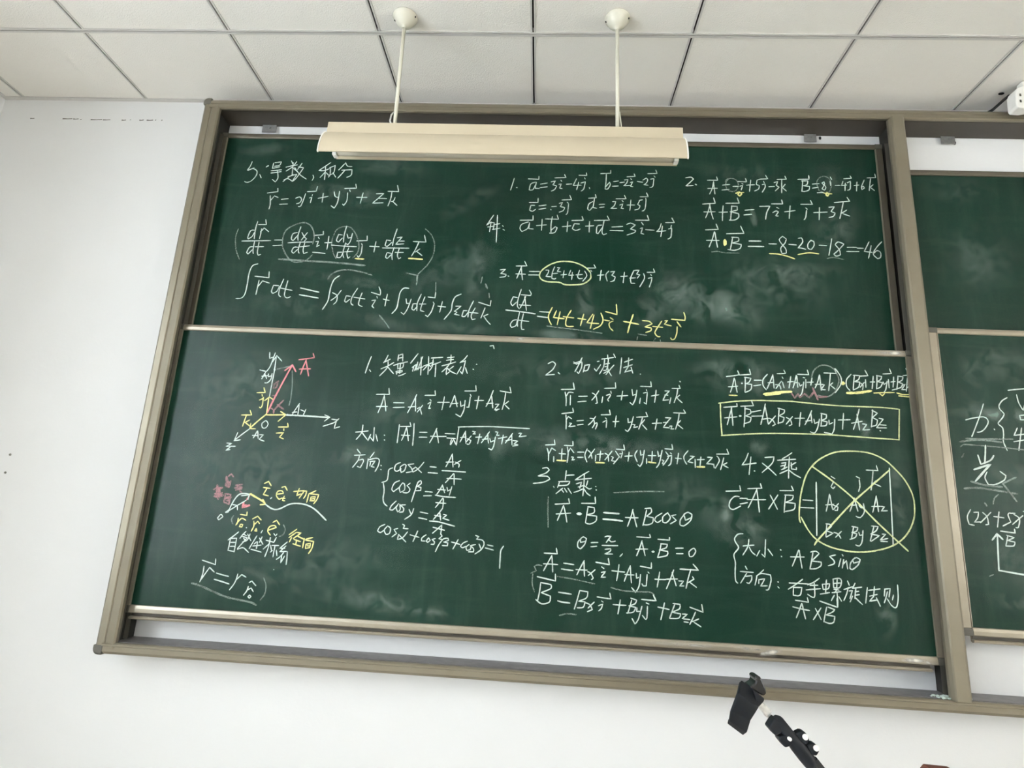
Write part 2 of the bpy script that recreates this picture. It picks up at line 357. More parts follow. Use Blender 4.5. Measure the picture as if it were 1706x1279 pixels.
STROKES = '''@U w reading 5, derivative, integral, in Chinese
571,2867 566,2846 556,2825;559,2823 580,2833 600,2821 599,2798 582,2773 564,2765 552,2769;559,2825 585,2837;615,2805 624,2788;*1.6 639,2843 647,2849
674,2864 703,2869 697,2852 675,2847;669,2862 667,2836 700,2845;663,2824 709,2830;664,2813 709,2821;691,2828 699,2790 690,2770 675,2782
747,2875 757,2859;772,2872 762,2855;727,2843 743,2848 777,2856;757,2867 760,2808;755,2844 731,2824;760,2840 783,2821;724,2772 744,2792 765,2809;743,2797 781,2810 765,2773;727,2780 744,2787 766,2775
797,2864 781,2833;783,2846 807,2842 782,2792 769,2776;767,2842 794,2809 826,2787
853,2807 858,2795 853,2781
924,2871 876,2830 901,2831 922,2841;904,2849 906,2816 907,2786;905,2824 886,2797;910,2821 923,2808;922,2845 946,2857 943,2820 926,2812;926,2844 929,2813;931,2813 923,2799;940,2821 955,2800
990,2872 1001,2855 1021,2853;987,2866 964,2835;977,2834 1023,2838 1022,2811 1004,2800;993,2836 981,2818 965,2795
@U w reading vector r equals x i plus
663,2715 709,2723 706,2739;678,2703 684,2663 682,2639;681,2677 697,2702 714,2695;729,2686 760,2690;725,2662 760,2665
792,2693 809,2700 819,2689 813,2672 799,2667;833,2716 827,2683 819,2656 809,2654;839,2726 878,2729 881,2752;864,2713 863,2706;853,2696 863,2699 861,2684 860,2673;891,2695 934,2706;911,2720 911,2677
957,2729 965,2706 979,2703;981,2732 978,2679 967,2651 952,2662;1001,2746 1053,2749 1048,2768;1024,2740 1028,2731;1017,2726 1018,2688 1007,2665 1001,2671;1058,2705 1104,2706;1085,2727 1078,2677
@U w reading z k
1143,2724 1175,2726 1153,2702 1131,2679 1177,2682;1155,2702 1190,2702;1192,2737 1239,2737 1231,2767;1210,2738 1208,2703 1199,2667;1226,2708 1221,2691 1211,2689;1217,2690 1238,2671
@U w reading the derivative of vector r
642,2579 638,2549 638,2519 639,2497;636,2537 618,2534 610,2504 613,2496 628,2507 636,2529;647,2564 682,2565 676,2588;664,2545 664,2522 662,2498;661,2529 675,2549 697,2532;587,2485 712,2491
641,2460 626,2458 617,2434 624,2426 639,2446;643,2486 642,2446 646,2429;663,2482 663,2435 669,2422 679,2426;648,2460 686,2462;728,2494 761,2495;724,2468 764,2472
822,2532 804,2526 800,2502 809,2494 825,2518;834,2560 827,2522 830,2495;842,2533 855,2513 866,2504 858,2493;866,2533 844,2497;788,2483 892,2490
835,2464 817,2463 810,2444 819,2436 834,2454;842,2490 837,2452 843,2437;861,2484 858,2453 863,2436 878,2442;842,2466 883,2472;900,2521 936,2525 934,2541;916,2513 921,2506;908,2492 919,2494 914,2469 925,2476;900,2443 955,2439;947,2488 977,2490;961,2519 960,2458
1018,2526 1002,2528 996,2500 1006,2493 1020,2512;1032,2568 1026,2524 1027,2493;1038,2531 1045,2512 1059,2516;1061,2535 1056,2498 1047,2482 1040,2486;977,2478 1085,2474
1026,2447 1008,2446 1007,2423 1022,2423 1032,2447;1037,2490 1030,2443 1037,2422;1053,2467 1048,2443 1055,2420 1063,2427;1033,2449 1073,2453;1083,2501 1127,2504 1125,2525;1105,2489 1109,2482;1109,2478 1108,2445 1099,2426 1093,2433
@U f faint rings and a bracket drawn round the derivative terms
562,2542 557,2510 559,2483 570,2440 589,2402;*1.25 896,2481 897,2521 878,2563 845,2579 802,2565 772,2541 763,2505 769,2462 794,2420 822,2398 852,2397 879,2407 901,2431;*1.1 985,2457 977,2484 979,2515 992,2551 1023,2566 1053,2559 1079,2526 1094,2484 1093,2449 1076,2423;985,2457 991,2438 1005,2417
@U y underline beneath j
*1.3 1086,2420 1123,2419
@U w reading plus dz over dt times k
1141,2478 1182,2477;1166,2500 1162,2452;1228,2506 1210,2509 1206,2484 1216,2480 1233,2498;1250,2561 1240,2514 1238,2483;1254,2520 1275,2524 1261,2505 1286,2506;1261,2505 1251,2490 1285,2493;1196,2472 1309,2474
1238,2448 1218,2451 1214,2430 1222,2425 1238,2444;1246,2476 1240,2445 1243,2420;1268,2472 1263,2441 1270,2424 1278,2430;1252,2453 1287,2454;1324,2505 1378,2504 1369,2535;1348,2502 1336,2467 1323,2439;1355,2472 1337,2457;1344,2459 1367,2442
@U y underline beneath k
*1.3 1311,2428 1370,2426
@U f faint closing bracket
1370,2565 1398,2538 1415,2496 1413,2446 1392,2400 1357,2357 1355,2331
@U w reading the integral of r dt equals the integral of x dt
*1.1 673,2383 651,2373 642,2338 642,2292 639,2247 627,2228 604,2225;669,2327 730,2322 727,2349;690,2309 688,2275 686,2245;691,2283 705,2307 736,2298;777,2288 755,2289 750,2262 757,2253 773,2263 781,2286
794,2318 784,2278 783,2248 793,2239;813,2311 808,2272 808,2245 820,2235 834,2241;785,2278 837,2269;*1.2 871,2281 951,2265;*1.2 870,2251 952,2239;*1.1 1029,2341 1009,2324 999,2293 996,2259 993,2226 976,2190
1008,2265 1029,2253 1030,2227 1019,2214;1044,2276 1027,2249 1006,2230;1086,2251 1068,2253 1064,2230 1071,2225 1084,2238;1112,2288 1093,2248 1091,2222 1101,2213;1133,2268 1126,2242 1124,2216 1140,2209;1100,2248 1147,2242
@U w reading i plus the integral of y dt j plus the integral of z dt k
1171,2272 1209,2261 1209,2277 1200,2297;1196,2255 1199,2247;1177,2236 1193,2239 1180,2212 1189,2204;1224,2244 1249,2239;1239,2266 1234,2214;*1.1 1325,2295 1304,2295 1291,2276 1287,2244 1283,2208 1266,2183
1318,2249 1322,2229 1333,2229;1339,2248 1328,2206 1315,2181 1303,2189;1364,2229 1349,2228 1346,2206 1355,2201 1367,2217;1379,2271 1366,2231 1367,2199;1395,2260 1384,2219 1382,2200 1397,2196;1375,2228 1402,2229;1408,2260 1437,2257 1438,2281
1431,2239 1436,2230;1435,2229 1427,2197 1414,2175 1404,2181;1451,2222 1484,2219;1469,2242 1461,2196;*1.1 1543,2277 1520,2264 1510,2236 1507,2204 1482,2166;1525,2224 1547,2225 1521,2201;1521,2203 1532,2198 1522,2189 1542,2186
1573,2206 1558,2206 1553,2182 1565,2181 1577,2199;1596,2249 1580,2207 1578,2179;1605,2219 1591,2187 1596,2169 1609,2172;1583,2199 1618,2197;1617,2244 1665,2230 1667,2253;1645,2221 1631,2177;1659,2194 1641,2185;1643,2184 1657,2165 1671,2151
@U w reading 1, vectors a and b
1733,2813 1727,2786 1720,2756;*1.6 1745,2770 1747,2769;1793,2812 1838,2811 1838,2825;1824,2797 1805,2788 1799,2760 1814,2760 1826,2787;1828,2797 1824,2768 1842,2767;1846,2788 1875,2794;1844,2771 1876,2776;1891,2800 1909,2805 1899,2786 1915,2781 1907,2764 1893,2756
1906,2819 1953,2822 1947,2836;1932,2809 1936,2803;1924,2789 1934,2791 1928,2771 1939,2769;1956,2790 1979,2792;1998,2817 1985,2785 2019,2787;2008,2801 2000,2765;2008,2834 2041,2834 2039,2846;2032,2823 2035,2817;2017,2797 2036,2804 2030,2770 2019,2759;2053,2777 2055,2771
2100,2844 2142,2847 2142,2861;2124,2842 2123,2808 2120,2772;2122,2782 2138,2804 2141,2792 2131,2772 2120,2771;2154,2807 2175,2811;2150,2785 2175,2787
@U w reading minus 2i minus 2j
2181,2803 2201,2806;2200,2816 2215,2818 2209,2800 2197,2788 2225,2791;2211,2832 2245,2835 2241,2847;2227,2823 2231,2819;2225,2805 2235,2809 2226,2787 2236,2786;2254,2811 2277,2808;2278,2818 2292,2828 2298,2820 2293,2805 2282,2796 2300,2794;2298,2849 2337,2851 2332,2867;2324,2839 2329,2833;2310,2823 2324,2826 2319,2789 2307,2784
@U w reading vector c equals minus 3j
1802,2700 1839,2701 1839,2721;1826,2687 1810,2687 1805,2664 1818,2659 1830,2669;1844,2685 1874,2690;1844,2669 1873,2675;1897,2683 1918,2685;*1.3 1894,2670 1895,2668;1929,2699 1943,2704 1934,2684 1952,2680 1947,2666 1930,2658;1940,2715 1980,2718 1972,2738;1962,2706 1967,2700;1968,2696 1965,2657 1959,2648
@U w reading vector d equals 2i plus 5j
2051,2726 2083,2729 2079,2745;2069,2711 2053,2699 2049,2675 2058,2670 2073,2691;2076,2727 2071,2683 2086,2680;2096,2698 2119,2700;2098,2684 2117,2687;2152,2713 2165,2713 2159,2694 2145,2681 2170,2682
2166,2727 2208,2728 2201,2744;2191,2720 2196,2714;2182,2698 2195,2704 2188,2683 2198,2682;2212,2699 2244,2700;2228,2723 2224,2674;2265,2722 2256,2703 2266,2697 2261,2683 2244,2677;2262,2722 2276,2725;2266,2739 2300,2740 2293,2758;2289,2732 2291,2724 2286,2681 2275,2673
@U w reading solution, a plus b plus c plus d equals
1655,2637 1628,2589 1646,2605 1642,2560;1640,2603 1660,2601 1657,2570;1633,2581 1661,2586;1671,2637 1672,2594 1673,2512;1654,2570 1685,2577;1662,2593 1683,2598;1695,2589 1699,2585;1698,2572 1705,2568;1767,2616 1822,2618 1821,2639
1803,2609 1775,2597 1769,2577 1778,2564 1800,2578 1807,2600;1808,2606 1806,2578 1825,2577;1837,2593 1879,2598;1860,2623 1859,2572;1873,2625 1928,2625 1922,2644;1902,2636 1898,2600 1899,2565;1899,2574 1916,2591 1924,2586 1914,2564 1893,2561
1945,2592 1981,2597;1967,2616 1965,2569;1984,2621 2032,2624 2026,2641;2016,2606 1995,2607 1987,2584 2001,2576 2020,2583;2041,2597 2076,2600;2058,2619 2057,2570;2077,2624 2140,2627 2131,2646;2109,2604 2090,2598 2087,2567 2094,2564 2113,2595;2118,2626 2110,2572 2117,2560 2129,2565
@U w reading 3i minus 4j
*1.1 2150,2596 2195,2600;*1.1 2143,2580 2197,2580;2211,2609 2227,2616 2247,2608 2227,2589;2227,2589 2248,2583 2244,2574 2213,2561;2247,2630 2303,2631 2296,2654;2272,2621 2280,2609;2267,2592 2277,2596 2270,2571 2282,2567;2289,2588 2324,2586
2353,2617 2346,2594 2334,2580 2372,2585;2358,2606 2351,2558;2371,2622 2407,2623 2397,2644;2395,2611 2392,2597;2382,2593 2396,2597 2392,2557 2380,2548
@U w reading 2, vector A
2456,2832 2479,2836 2488,2827 2472,2809 2456,2794 2487,2797;*1.4 2496,2804 2501,2801;2547,2824 2589,2825 2585,2841;2572,2819 2566,2787 2554,2759;2572,2817 2573,2791 2576,2760;2547,2785 2587,2787;2608,2802 2638,2806;2605,2779 2635,2783;2651,2797 2674,2798
2671,2821 2708,2820 2704,2836;2688,2812 2693,2809;2679,2798 2692,2804 2684,2781;2707,2804 2740,2807;2725,2829 2718,2775;2751,2829 2747,2808 2759,2804 2756,2788 2739,2778;2751,2829 2765,2834;2765,2834 2795,2836 2787,2852;2777,2824 2780,2818;2771,2808 2782,2812 2783,2797 2770,2773
2798,2799 2821,2801;2820,2819 2836,2824 2828,2806;2828,2806 2840,2798 2823,2780;2833,2834 2871,2836 2866,2850;2852,2832 2849,2771;2865,2812 2853,2796 2868,2781;2918,2837 2964,2839 2964,2856;2938,2832 2932,2781;2933,2830 2959,2831 2954,2813 2937,2808;2937,2808 2964,2805 2961,2789 2942,2781 2930,2783
@U f thin ring round a term of vector A
2622,2808 2623,2826 2640,2835 2664,2829 2674,2806 2666,2782 2649,2773 2628,2781 2622,2804 2626,2822 2637,2833
@U y small loop under vector A
*1.3 2662,2765 2676,2772 2686,2763 2677,2753 2670,2761 2676,2770;2661,2767 2695,2770
@U w reading 8i minus 4j plus 6k
2976,2816 3004,2819;2975,2797 2999,2802;3025,2828 3015,2822 3030,2803 3023,2789 3014,2795 3026,2818 3023,2828;2993,2776 3018,2778;3051,2851 3056,2839;3049,2831 3050,2810;3068,2812 3089,2813;3101,2832 3094,2812 3115,2815;3110,2824 3106,2789;3105,2844 3136,2847 3132,2858;3117,2825 3131,2833 3127,2797 3116,2791
3144,2813 3164,2816;3157,2830 3152,2788;3187,2840 3174,2810 3174,2795 3185,2803 3181,2811 3174,2806;3199,2850 3234,2852 3232,2869;3213,2847 3207,2815 3203,2791;3221,2819 3208,2807 3224,2792
@U f thin ring round the 8
3002,2786 2995,2818 3002,2842 3024,2854 3047,2843 3053,2815 3046,2788 3032,2773 3008,2783
@U y small loop under the 8
3015,2777 3035,2774 3052,2773;*1.3 3032,2779 3040,2772 3034,2762 3028,2768 3034,2779
@U w reading A plus B equals 7i plus j
2524,2712 2576,2717 2570,2742;2555,2714 2547,2681 2535,2649;2553,2712 2559,2673 2566,2644;2528,2676 2575,2678;2590,2676 2625,2678;2608,2706 2603,2638;2619,2718 2674,2720 2667,2744;2643,2707 2636,2641;2641,2705 2665,2705 2665,2688 2635,2679;2637,2679 2669,2672 2670,2657 2655,2643 2631,2641
2696,2688 2733,2692;2691,2666 2722,2670;2756,2707 2798,2709 2784,2680 2778,2649;2805,2720 2850,2721 2847,2739;2825,2704 2834,2700;2808,2680 2822,2688 2831,2684 2819,2665 2830,2665;2856,2685 2899,2692;2880,2713 2873,2655
@U w reading j plus 3k
2923,2721 2970,2722 2963,2740;2942,2705 2948,2699;2945,2694 2939,2661 2932,2651;2973,2685 3028,2689;2998,2709 2993,2653;3036,2711 3058,2714 3043,2692;3043,2692 3059,2685 3051,2670 3033,2665;3059,2733 3121,2741 3112,2758;3095,2734 3085,2695 3076,2661;3106,2700 3083,2684;3090,2683 3116,2673
@U w reading A dot B equals minus 8 minus 20
2533,2594 2585,2598 2577,2622;2569,2587 2560,2554 2546,2517;2571,2585 2575,2551 2580,2517;2536,2547 2587,2548;2618,2579 2688,2583 2676,2615;2642,2564 2637,2538 2631,2511;2638,2564 2665,2563 2665,2548 2639,2538;2639,2538 2675,2533 2671,2516 2647,2506 2621,2509
*1.2 2707,2549 2755,2550;*1.2 2703,2525 2765,2526;2786,2539 2816,2539;2856,2563 2842,2574 2828,2559 2837,2540 2852,2518 2853,2500 2836,2497 2832,2521 2850,2544 2856,2561;2865,2539 2895,2537
2904,2567 2917,2569 2921,2552 2901,2524 2913,2524 2931,2519;2955,2561 2941,2543 2941,2523 2953,2519 2965,2537 2965,2555 2952,2559
@U y dot between A and B
*2.4 2610,2550 2609,2528;*2.2 2614,2547 2613,2532
@U w reading minus 18 equals minus 46
2985,2539 3015,2538;3037,2569 3030,2535 3021,2496;3083,2548 3060,2556 3049,2543 3064,2521 3066,2499 3049,2493 3041,2502 3061,2521 3083,2546;3095,2533 3133,2534;3092,2515 3140,2516;3134,2531 3158,2531
3183,2560 3161,2517 3191,2514;3190,2544 3175,2488;3233,2562 3211,2537 3195,2507 3210,2487 3222,2493 3224,2515 3211,2522 3197,2510
@U y underlines beneath the products
2786,2496 2818,2495 2851,2488 2885,2476;2899,2495 2942,2504 2981,2501
@U f underlines beneath 18 and A
3011,2481 3038,2487 3077,2479;2556,2496 2580,2499 2607,2494 2665,2494
@U w reading 3, vector A in t
1697,2389 1719,2392 1700,2373;1700,2373 1722,2370 1719,2360 1697,2356;*1.5 1731,2363 1733,2362;1762,2408 1806,2410 1796,2430;1785,2407 1776,2381 1767,2354;1783,2405 1791,2348;1762,2373 1802,2373;1817,2386 1859,2387;1814,2370 1856,2371
1884,2394 1897,2394 1895,2383 1886,2366 1906,2365;1920,2410 1911,2382 1910,2359 1920,2356 1927,2360;1911,2379 1933,2382;1931,2406 1941,2407 1931,2390 1946,2389;1947,2375 1970,2378;1959,2394 1956,2363;1986,2397 1978,2374 1999,2376;1993,2388 1991,2356
2022,2398 2015,2370 2022,2361 2035,2363;2008,2377 2034,2380;2043,2395 2052,2375 2036,2350;2048,2408 2088,2410 2080,2424;2067,2400 2072,2394;2067,2390 2070,2365;2095,2378 2121,2381;2110,2401 2106,2356;2141,2398 2129,2381 2135,2354
2148,2395 2165,2397 2153,2380;2153,2380 2167,2373 2162,2357 2148,2352;2189,2376 2216,2379;2204,2395 2199,2349
@U v oval ring round 2t squared plus 4t
*1.2 2066,2390 2044,2412 2003,2431 1954,2435 1913,2425 1879,2403 1861,2380 1863,2358 1888,2344 1940,2342 1964,2333 1999,2333 2039,2339 2066,2361 2068,2380
@U w reading t cubed times j
2242,2404 2229,2370 2231,2348 2246,2348;2225,2370 2249,2372;2244,2404 2263,2406 2253,2389;2253,2389 2266,2386 2256,2371;2281,2392 2285,2372 2266,2334;2295,2398 2326,2399 2321,2414;2310,2389 2313,2384;2300,2372 2315,2376 2312,2358 2304,2334
@U w reading dA over dt equals
1788,2283 1827,2281 1829,2290 1821,2304;1774,2270 1757,2273 1748,2247 1756,2234 1772,2251;1788,2307 1777,2262 1776,2233 1784,2223;1808,2278 1798,2249 1787,2226;1803,2276 1808,2249 1813,2216;1783,2239 1829,2238;*1.2 1729,2215 1788,2210 1849,2203
1776,2175 1761,2171 1751,2153 1757,2142 1774,2150 1779,2174;1786,2208 1780,2165 1781,2147;1802,2202 1795,2158 1798,2135 1808,2135;1781,2174 1825,2170;*1.1 1866,2213 1910,2212;*1.1 1858,2193 1901,2189
@U y reading 4t plus 4, times i
1917,2233 1904,2202 1905,2180 1916,2159;*1.1 1934,2219 1923,2190 1966,2186;1949,2216 1939,2160;1993,2223 1976,2190 1973,2161 1983,2154 2004,2155;1962,2195 2004,2191;2020,2190 2053,2186;2044,2209 2032,2160;2080,2210 2057,2173 2104,2171;2085,2207 2071,2149
2112,2216 2121,2188 2111,2163 2084,2147;2126,2187 2147,2184;2130,2223 2176,2212 2173,2255;2149,2198 2161,2190;2161,2184 2146,2175 2148,2157 2161,2143
@U f faint underline under 4t plus 4
1897,2153 1950,2148 2017,2142 2118,2131
@U y reading plus 3t squared j
*1.2 2202,2184 2262,2174;*1.2 2240,2214 2227,2171 2219,2137;2277,2190 2303,2188 2315,2178 2287,2164;2287,2164 2312,2160 2310,2149 2290,2141;2353,2191 2330,2153 2326,2139 2336,2126 2346,2126;2317,2167 2356,2165;2365,2192 2376,2194 2363,2178 2390,2172
2391,2200 2443,2197 2445,2211 2440,2230;*1.1 2413,2190 2428,2169;2413,2169 2411,2142 2402,2118 2391,2115 2387,2122
@U f faint mark near the lower rail
2260,2133 2293,2129;2259,2123 2255,2108;2328,2118 2320,2104;2346,2112 2348,2103
@L w axes diagram with x, y, z
829,1810 831,1864 833,1909 832,1972;819,1947 833,1976 857,1954;803,1988 806,1963 821,1969;826,1987 819,1954 813,1929 802,1909;774,1914 802,1909;799,1906 793,1892 787,1878;795,1901 807,1880;786,1889 812,1893;811,1900 812,1888 824,1892;826,1902 824,1878 813,1864 802,1863
*2 832,1918 835,1917;*1.5 906,1739 963,1739 1078,1737;1058,1746 1078,1739 1060,1722;*2.2 909,1739 913,1740;953,1787 939,1761 929,1740;952,1780 952,1742;929,1750 947,1753;961,1762 977,1756;981,1765 973,1739
1087,1731 1107,1729 1101,1696 1122,1703;1115,1734 1098,1718 1057,1702;829,1713 816,1702 820,1686 833,1685 841,1700 833,1712 827,1713;771,1679 741,1653 717,1630;726,1662 717,1630 741,1635
802,1672 796,1657 790,1644;804,1672 810,1643;785,1654 808,1654;813,1658 828,1658 814,1640 835,1634;690,1620 710,1619 689,1607 725,1609;706,1605 690,1592 707,1596
@L y unit vectors i, j, k on the axes
*1.1 828,1739 827,1803;813,1792 829,1807 849,1796;*1.2 829,1736 902,1740;882,1752 905,1740 878,1713;*1.2 828,1739 799,1711 770,1680;772,1700 771,1680 793,1680;777,1822 810,1824 802,1843;798,1817 801,1809;791,1793 803,1799 806,1806 806,1772 801,1762 796,1765
730,1731 770,1733 761,1751;749,1729 741,1687;765,1713 748,1702;748,1703 769,1690;883,1691 921,1693 917,1707;905,1685 906,1678;878,1667 906,1670 893,1652 909,1646
@L r vector A with its label
*1.3 831,1745 838,1767 852,1808 876,1873 902,1939;*1.2 875,1916 902,1940 920,1913;925,1962 986,1973 979,1990;955,1963 946,1931 940,1903;954,1961 964,1928 973,1898;932,1924 977,1927
@L p faint angle marks at the origin
837,1858 853,1869 852,1848 841,1843 837,1858;856,1872 841,1855;865,1778 892,1762;887,1796 864,1768 856,1757;842,1763 854,1757 855,1744;841,1814 856,1811
@L f faint guide lines of the diagram
905,1916 913,1861 915,1810 912,1777;842,1920 897,1936
@L w path curve from the origin
711,1353 702,1339 708,1333 722,1345 715,1353 711,1352;*1.2 729,1362 741,1372 747,1390 759,1416 773,1431 796,1434 813,1431;730,1361 770,1389;752,1391 770,1389 773,1373;770,1389 800,1409;779,1425 809,1430 807,1412;*2 731,1362 739,1365
*1.3 876,1399 901,1385 921,1382 939,1388 969,1404 1001,1408 1034,1404 1068,1389 1114,1353;*1.2 893,1420 897,1425;817,1311 819,1310;880,1304 876,1295
@L r arrow pointing back along the radius
800,1409 813,1431;*1.6 792,1402 791,1383 816,1392;*2.4 793,1388 806,1390
@L p rubbed pink scribble
717,1494 727,1504 737,1494;711,1467 729,1477 727,1455 715,1456 711,1467;672,1446 702,1451;681,1454 684,1418;692,1447 697,1414;675,1427 705,1432;715,1429 738,1427 737,1392 717,1398 718,1426;723,1417 734,1416 734,1404 726,1405;752,1463 777,1467;757,1447 777,1451;771,1442 783,1433;760,1460 755,1444
@L y tangent unit vector with its Chinese label
*1.5 812,1434 865,1409 876,1399;*1.2 864,1416 877,1399 857,1396;861,1475 876,1483 888,1468;860,1460 885,1458;873,1456 863,1434 883,1430;930,1464 942,1468 952,1454;916,1438 939,1442 933,1451 917,1449 913,1433 925,1420 931,1422;944,1432 939,1416 948,1415;933,1424 948,1424
977,1451 1017,1457;997,1463 990,1437 1006,1444;1007,1454 1026,1455 1024,1439 1018,1428;1017,1454 1001,1428;1061,1458 1038,1446;1036,1446 1032,1414;1039,1446 1074,1444 1069,1426 1059,1410;1046,1434 1062,1436 1059,1421 1044,1420 1046,1434;1047,1426 1057,1429;*2 812,1433 817,1433
@L y radial unit vectors in brackets
787,1357 812,1355 811,1367;781,1343 781,1327 776,1318;778,1324 794,1343 811,1337;794,1322 790,1313 800,1312 802,1321 795,1322;836,1343 854,1354 869,1341;842,1335 845,1319 838,1299;845,1322 857,1336 865,1328;855,1310 851,1301 859,1300 856,1309;915,1335 928,1343 941,1328;902,1306 930,1317 923,1324 905,1319 900,1303 912,1289
@L f thin brackets
762,1351 756,1337 765,1320;956,1328 965,1313 961,1294 946,1286
@L w reading natural coordinate system, in Chinese
791,1294 776,1280 756,1263;764,1270 762,1226;761,1269 787,1271 785,1222;765,1255 785,1256;766,1241 784,1242;764,1226 783,1224
818,1297 807,1284 799,1271;808,1278 826,1275 796,1235;813,1272 823,1265;826,1288 842,1265;835,1289 828,1267 811,1259;796,1232 815,1239 827,1233 840,1223;810,1287 824,1281
862,1284 850,1259 840,1237;856,1254 865,1263;882,1281 875,1261;852,1247 883,1252;868,1263 867,1238;847,1235 887,1227;873,1276 889,1255
899,1270 929,1264;914,1281 911,1245 903,1212;915,1261 893,1238;918,1254 925,1235;929,1264 936,1282;924,1253 949,1254;935,1252 933,1213;928,1235 921,1229;942,1237 947,1218;943,1169 943,1169;924,1295 932,1287 936,1294
979,1268 954,1244 973,1245;976,1254 956,1232 981,1235;971,1230 959,1214 947,1205;965,1221 965,1194 976,1218;984,1234 986,1210 986,1189
@L y reading radial direction, in Chinese
1008,1315 982,1294;1008,1304 983,1284;993,1285 987,1269;1009,1304 1026,1302 1000,1282;1011,1292 1041,1281;1002,1279 1028,1272;1013,1277 1012,1262;1001,1263 1030,1256;1072,1289 1047,1282;1041,1284 1039,1251;1045,1279 1077,1275 1074,1251 1064,1232;1050,1264 1066,1268 1066,1253 1050,1249 1050,1264;1055,1259 1064,1258
@L w reading vector r equals r times unit r
671,1187 723,1174 721,1194;681,1166 681,1140 675,1111;676,1116 703,1163 723,1148;*1.1 731,1145 779,1136;*1.1 727,1123 785,1110;812,1146 806,1117 790,1090;809,1126 827,1145 844,1137;859,1119 868,1125 885,1110;858,1106 855,1091 845,1075;854,1092 869,1101 879,1089;868,1077 862,1071 868,1066 873,1072 868,1077
@L f faint line under the last formula
*1.5 646,1105 679,1098 730,1081 780,1066 832,1058 877,1052 897,1044;910,1138 923,1112 922,1083 909,1062
@L w reading 1, analytic form of a vector, in Chinese
*1.1 1214,1987 1205,1955 1197,1919;1212,1933 1218,1926
1280,1995 1272,1974 1265,1963;1266,1965 1290,1979;1257,1938 1283,1951 1306,1966;1282,1972 1282,1945 1255,1910;1281,1950 1295,1935 1309,1921
1322,1998 1321,1974;1323,1996 1338,2002 1340,1973;1323,1984 1340,1988;1306,1954 1332,1964 1360,1971;1322,1962 1324,1940;1324,1962 1345,1965 1342,1947 1327,1943;1332,1961 1333,1923;1317,1930 1341,1936 1342,1930 1322,1925;1318,1931 1321,1919;1329,1913 1342,1917 1356,1925
1398,2006 1372,1966;1386,1954 1383,1934;1380,1949 1396,1963 1391,1937;1400,1972 1396,1939;1403,1940 1409,1965 1418,1995;1412,1993 1416,1920;1391,1942 1422,1953
1441,1996 1444,1924;1423,1956 1463,1974;1442,1964 1424,1940;1442,1964 1453,1955;1452,1990 1497,1995;1460,1986 1458,1955 1448,1938;1454,1961 1490,1976;1472,1970 1473,1916
1515,1994 1542,1998;1529,2006 1530,1976;1512,1983 1540,1988;1496,1960 1522,1968 1549,1978;1530,1976 1515,1954 1498,1936;1516,1958 1515,1926 1528,1938;1542,1961 1527,1948;1516,1954 1532,1940 1553,1931
1593,2006 1580,1988 1565,1976 1587,1984;1587,1986 1583,1957 1578,1931;1572,1960 1557,1929;1589,1957 1598,1934;1578,1931 1570,1941;*1.4 1619,1952 1621,1951;*1.4 1631,1972 1632,1972
@L w reading vector A equals Ax i plus Ay j plus
1250,1836 1301,1838 1297,1862;1282,1833 1275,1799 1264,1764;1282,1831 1289,1800 1294,1772;1255,1788 1298,1790;1321,1806 1361,1807;1321,1787 1364,1790;1408,1842 1394,1804 1379,1769;1404,1835 1409,1777;1379,1791 1409,1795;1415,1786 1424,1793 1434,1766;1435,1801 1416,1773
1440,1840 1481,1842 1478,1860;1461,1824 1466,1821;1454,1807 1466,1816 1459,1789 1466,1791;1491,1815 1537,1817;1516,1838 1510,1786;1555,1845 1548,1821 1540,1798;1556,1843 1568,1801;1541,1811 1570,1815;1579,1823 1582,1803 1594,1809;1597,1827 1595,1790 1584,1762 1565,1772
1593,1864 1637,1866 1634,1887;1615,1852 1619,1844;1616,1841 1613,1801 1605,1801;1634,1828 1668,1830;1649,1846 1643,1796
@L w reading Az k
1703,1871 1692,1837 1679,1807;1698,1848 1705,1802;1680,1818 1705,1821;1714,1817 1728,1818 1714,1799;1712,1795 1731,1800 1717,1792;1729,1870 1772,1864 1766,1887;1751,1863 1748,1830 1741,1797;1764,1831 1746,1816;1752,1815 1768,1801;1679,2048 1692,2051 1696,2038
@L w reading size, A equals root, in Chinese
1186,1685 1234,1692;1211,1714 1209,1684 1191,1657;1210,1686 1222,1672 1234,1659;1237,1655 1245,1679;1256,1706 1258,1654 1245,1668;1265,1680 1274,1655;*1.4 1298,1679 1299,1678;*1.4 1300,1661 1301,1660;1352,1722 1351,1684 1350,1652;1356,1715 1397,1717 1392,1732
1380,1712 1374,1685 1366,1662;1381,1712 1392,1662;1363,1682 1396,1682;1408,1729 1410,1687 1410,1644;1432,1696 1461,1697;1432,1677 1462,1678;1497,1714 1486,1684 1474,1658;1495,1710 1508,1659;1475,1683 1535,1685;1530,1696 1568,1696;1538,1679 1571,1678
@L w reading root of Ax squared plus Ay squared plus Az squared
1555,1654 1564,1675 1576,1653 1581,1721;1556,1674 1553,1655;1578,1723 1618,1726 1695,1730 1744,1730 1849,1729;1608,1708 1598,1686 1589,1666;1607,1706 1612,1661;1589,1683 1611,1687;1615,1680 1630,1674 1624,1660 1616,1660;1630,1691 1613,1668
1634,1709 1645,1708 1636,1698 1646,1700;1647,1687 1670,1689;1662,1700 1656,1663;1698,1710 1685,1689 1670,1667;1692,1703 1697,1667;1673,1680 1695,1683;1701,1685 1705,1672 1717,1677;1722,1692 1717,1656 1710,1642 1699,1647;1721,1711 1730,1710 1726,1697 1736,1699
1733,1686 1765,1694;1751,1700 1747,1666;1786,1708 1773,1688 1760,1670;1783,1704 1786,1664;1762,1679 1784,1685;1789,1681 1807,1680 1792,1668 1808,1666;1789,1660 1808,1664;1809,1709 1820,1711 1811,1696 1838,1701
@L w reading direction, in Chinese
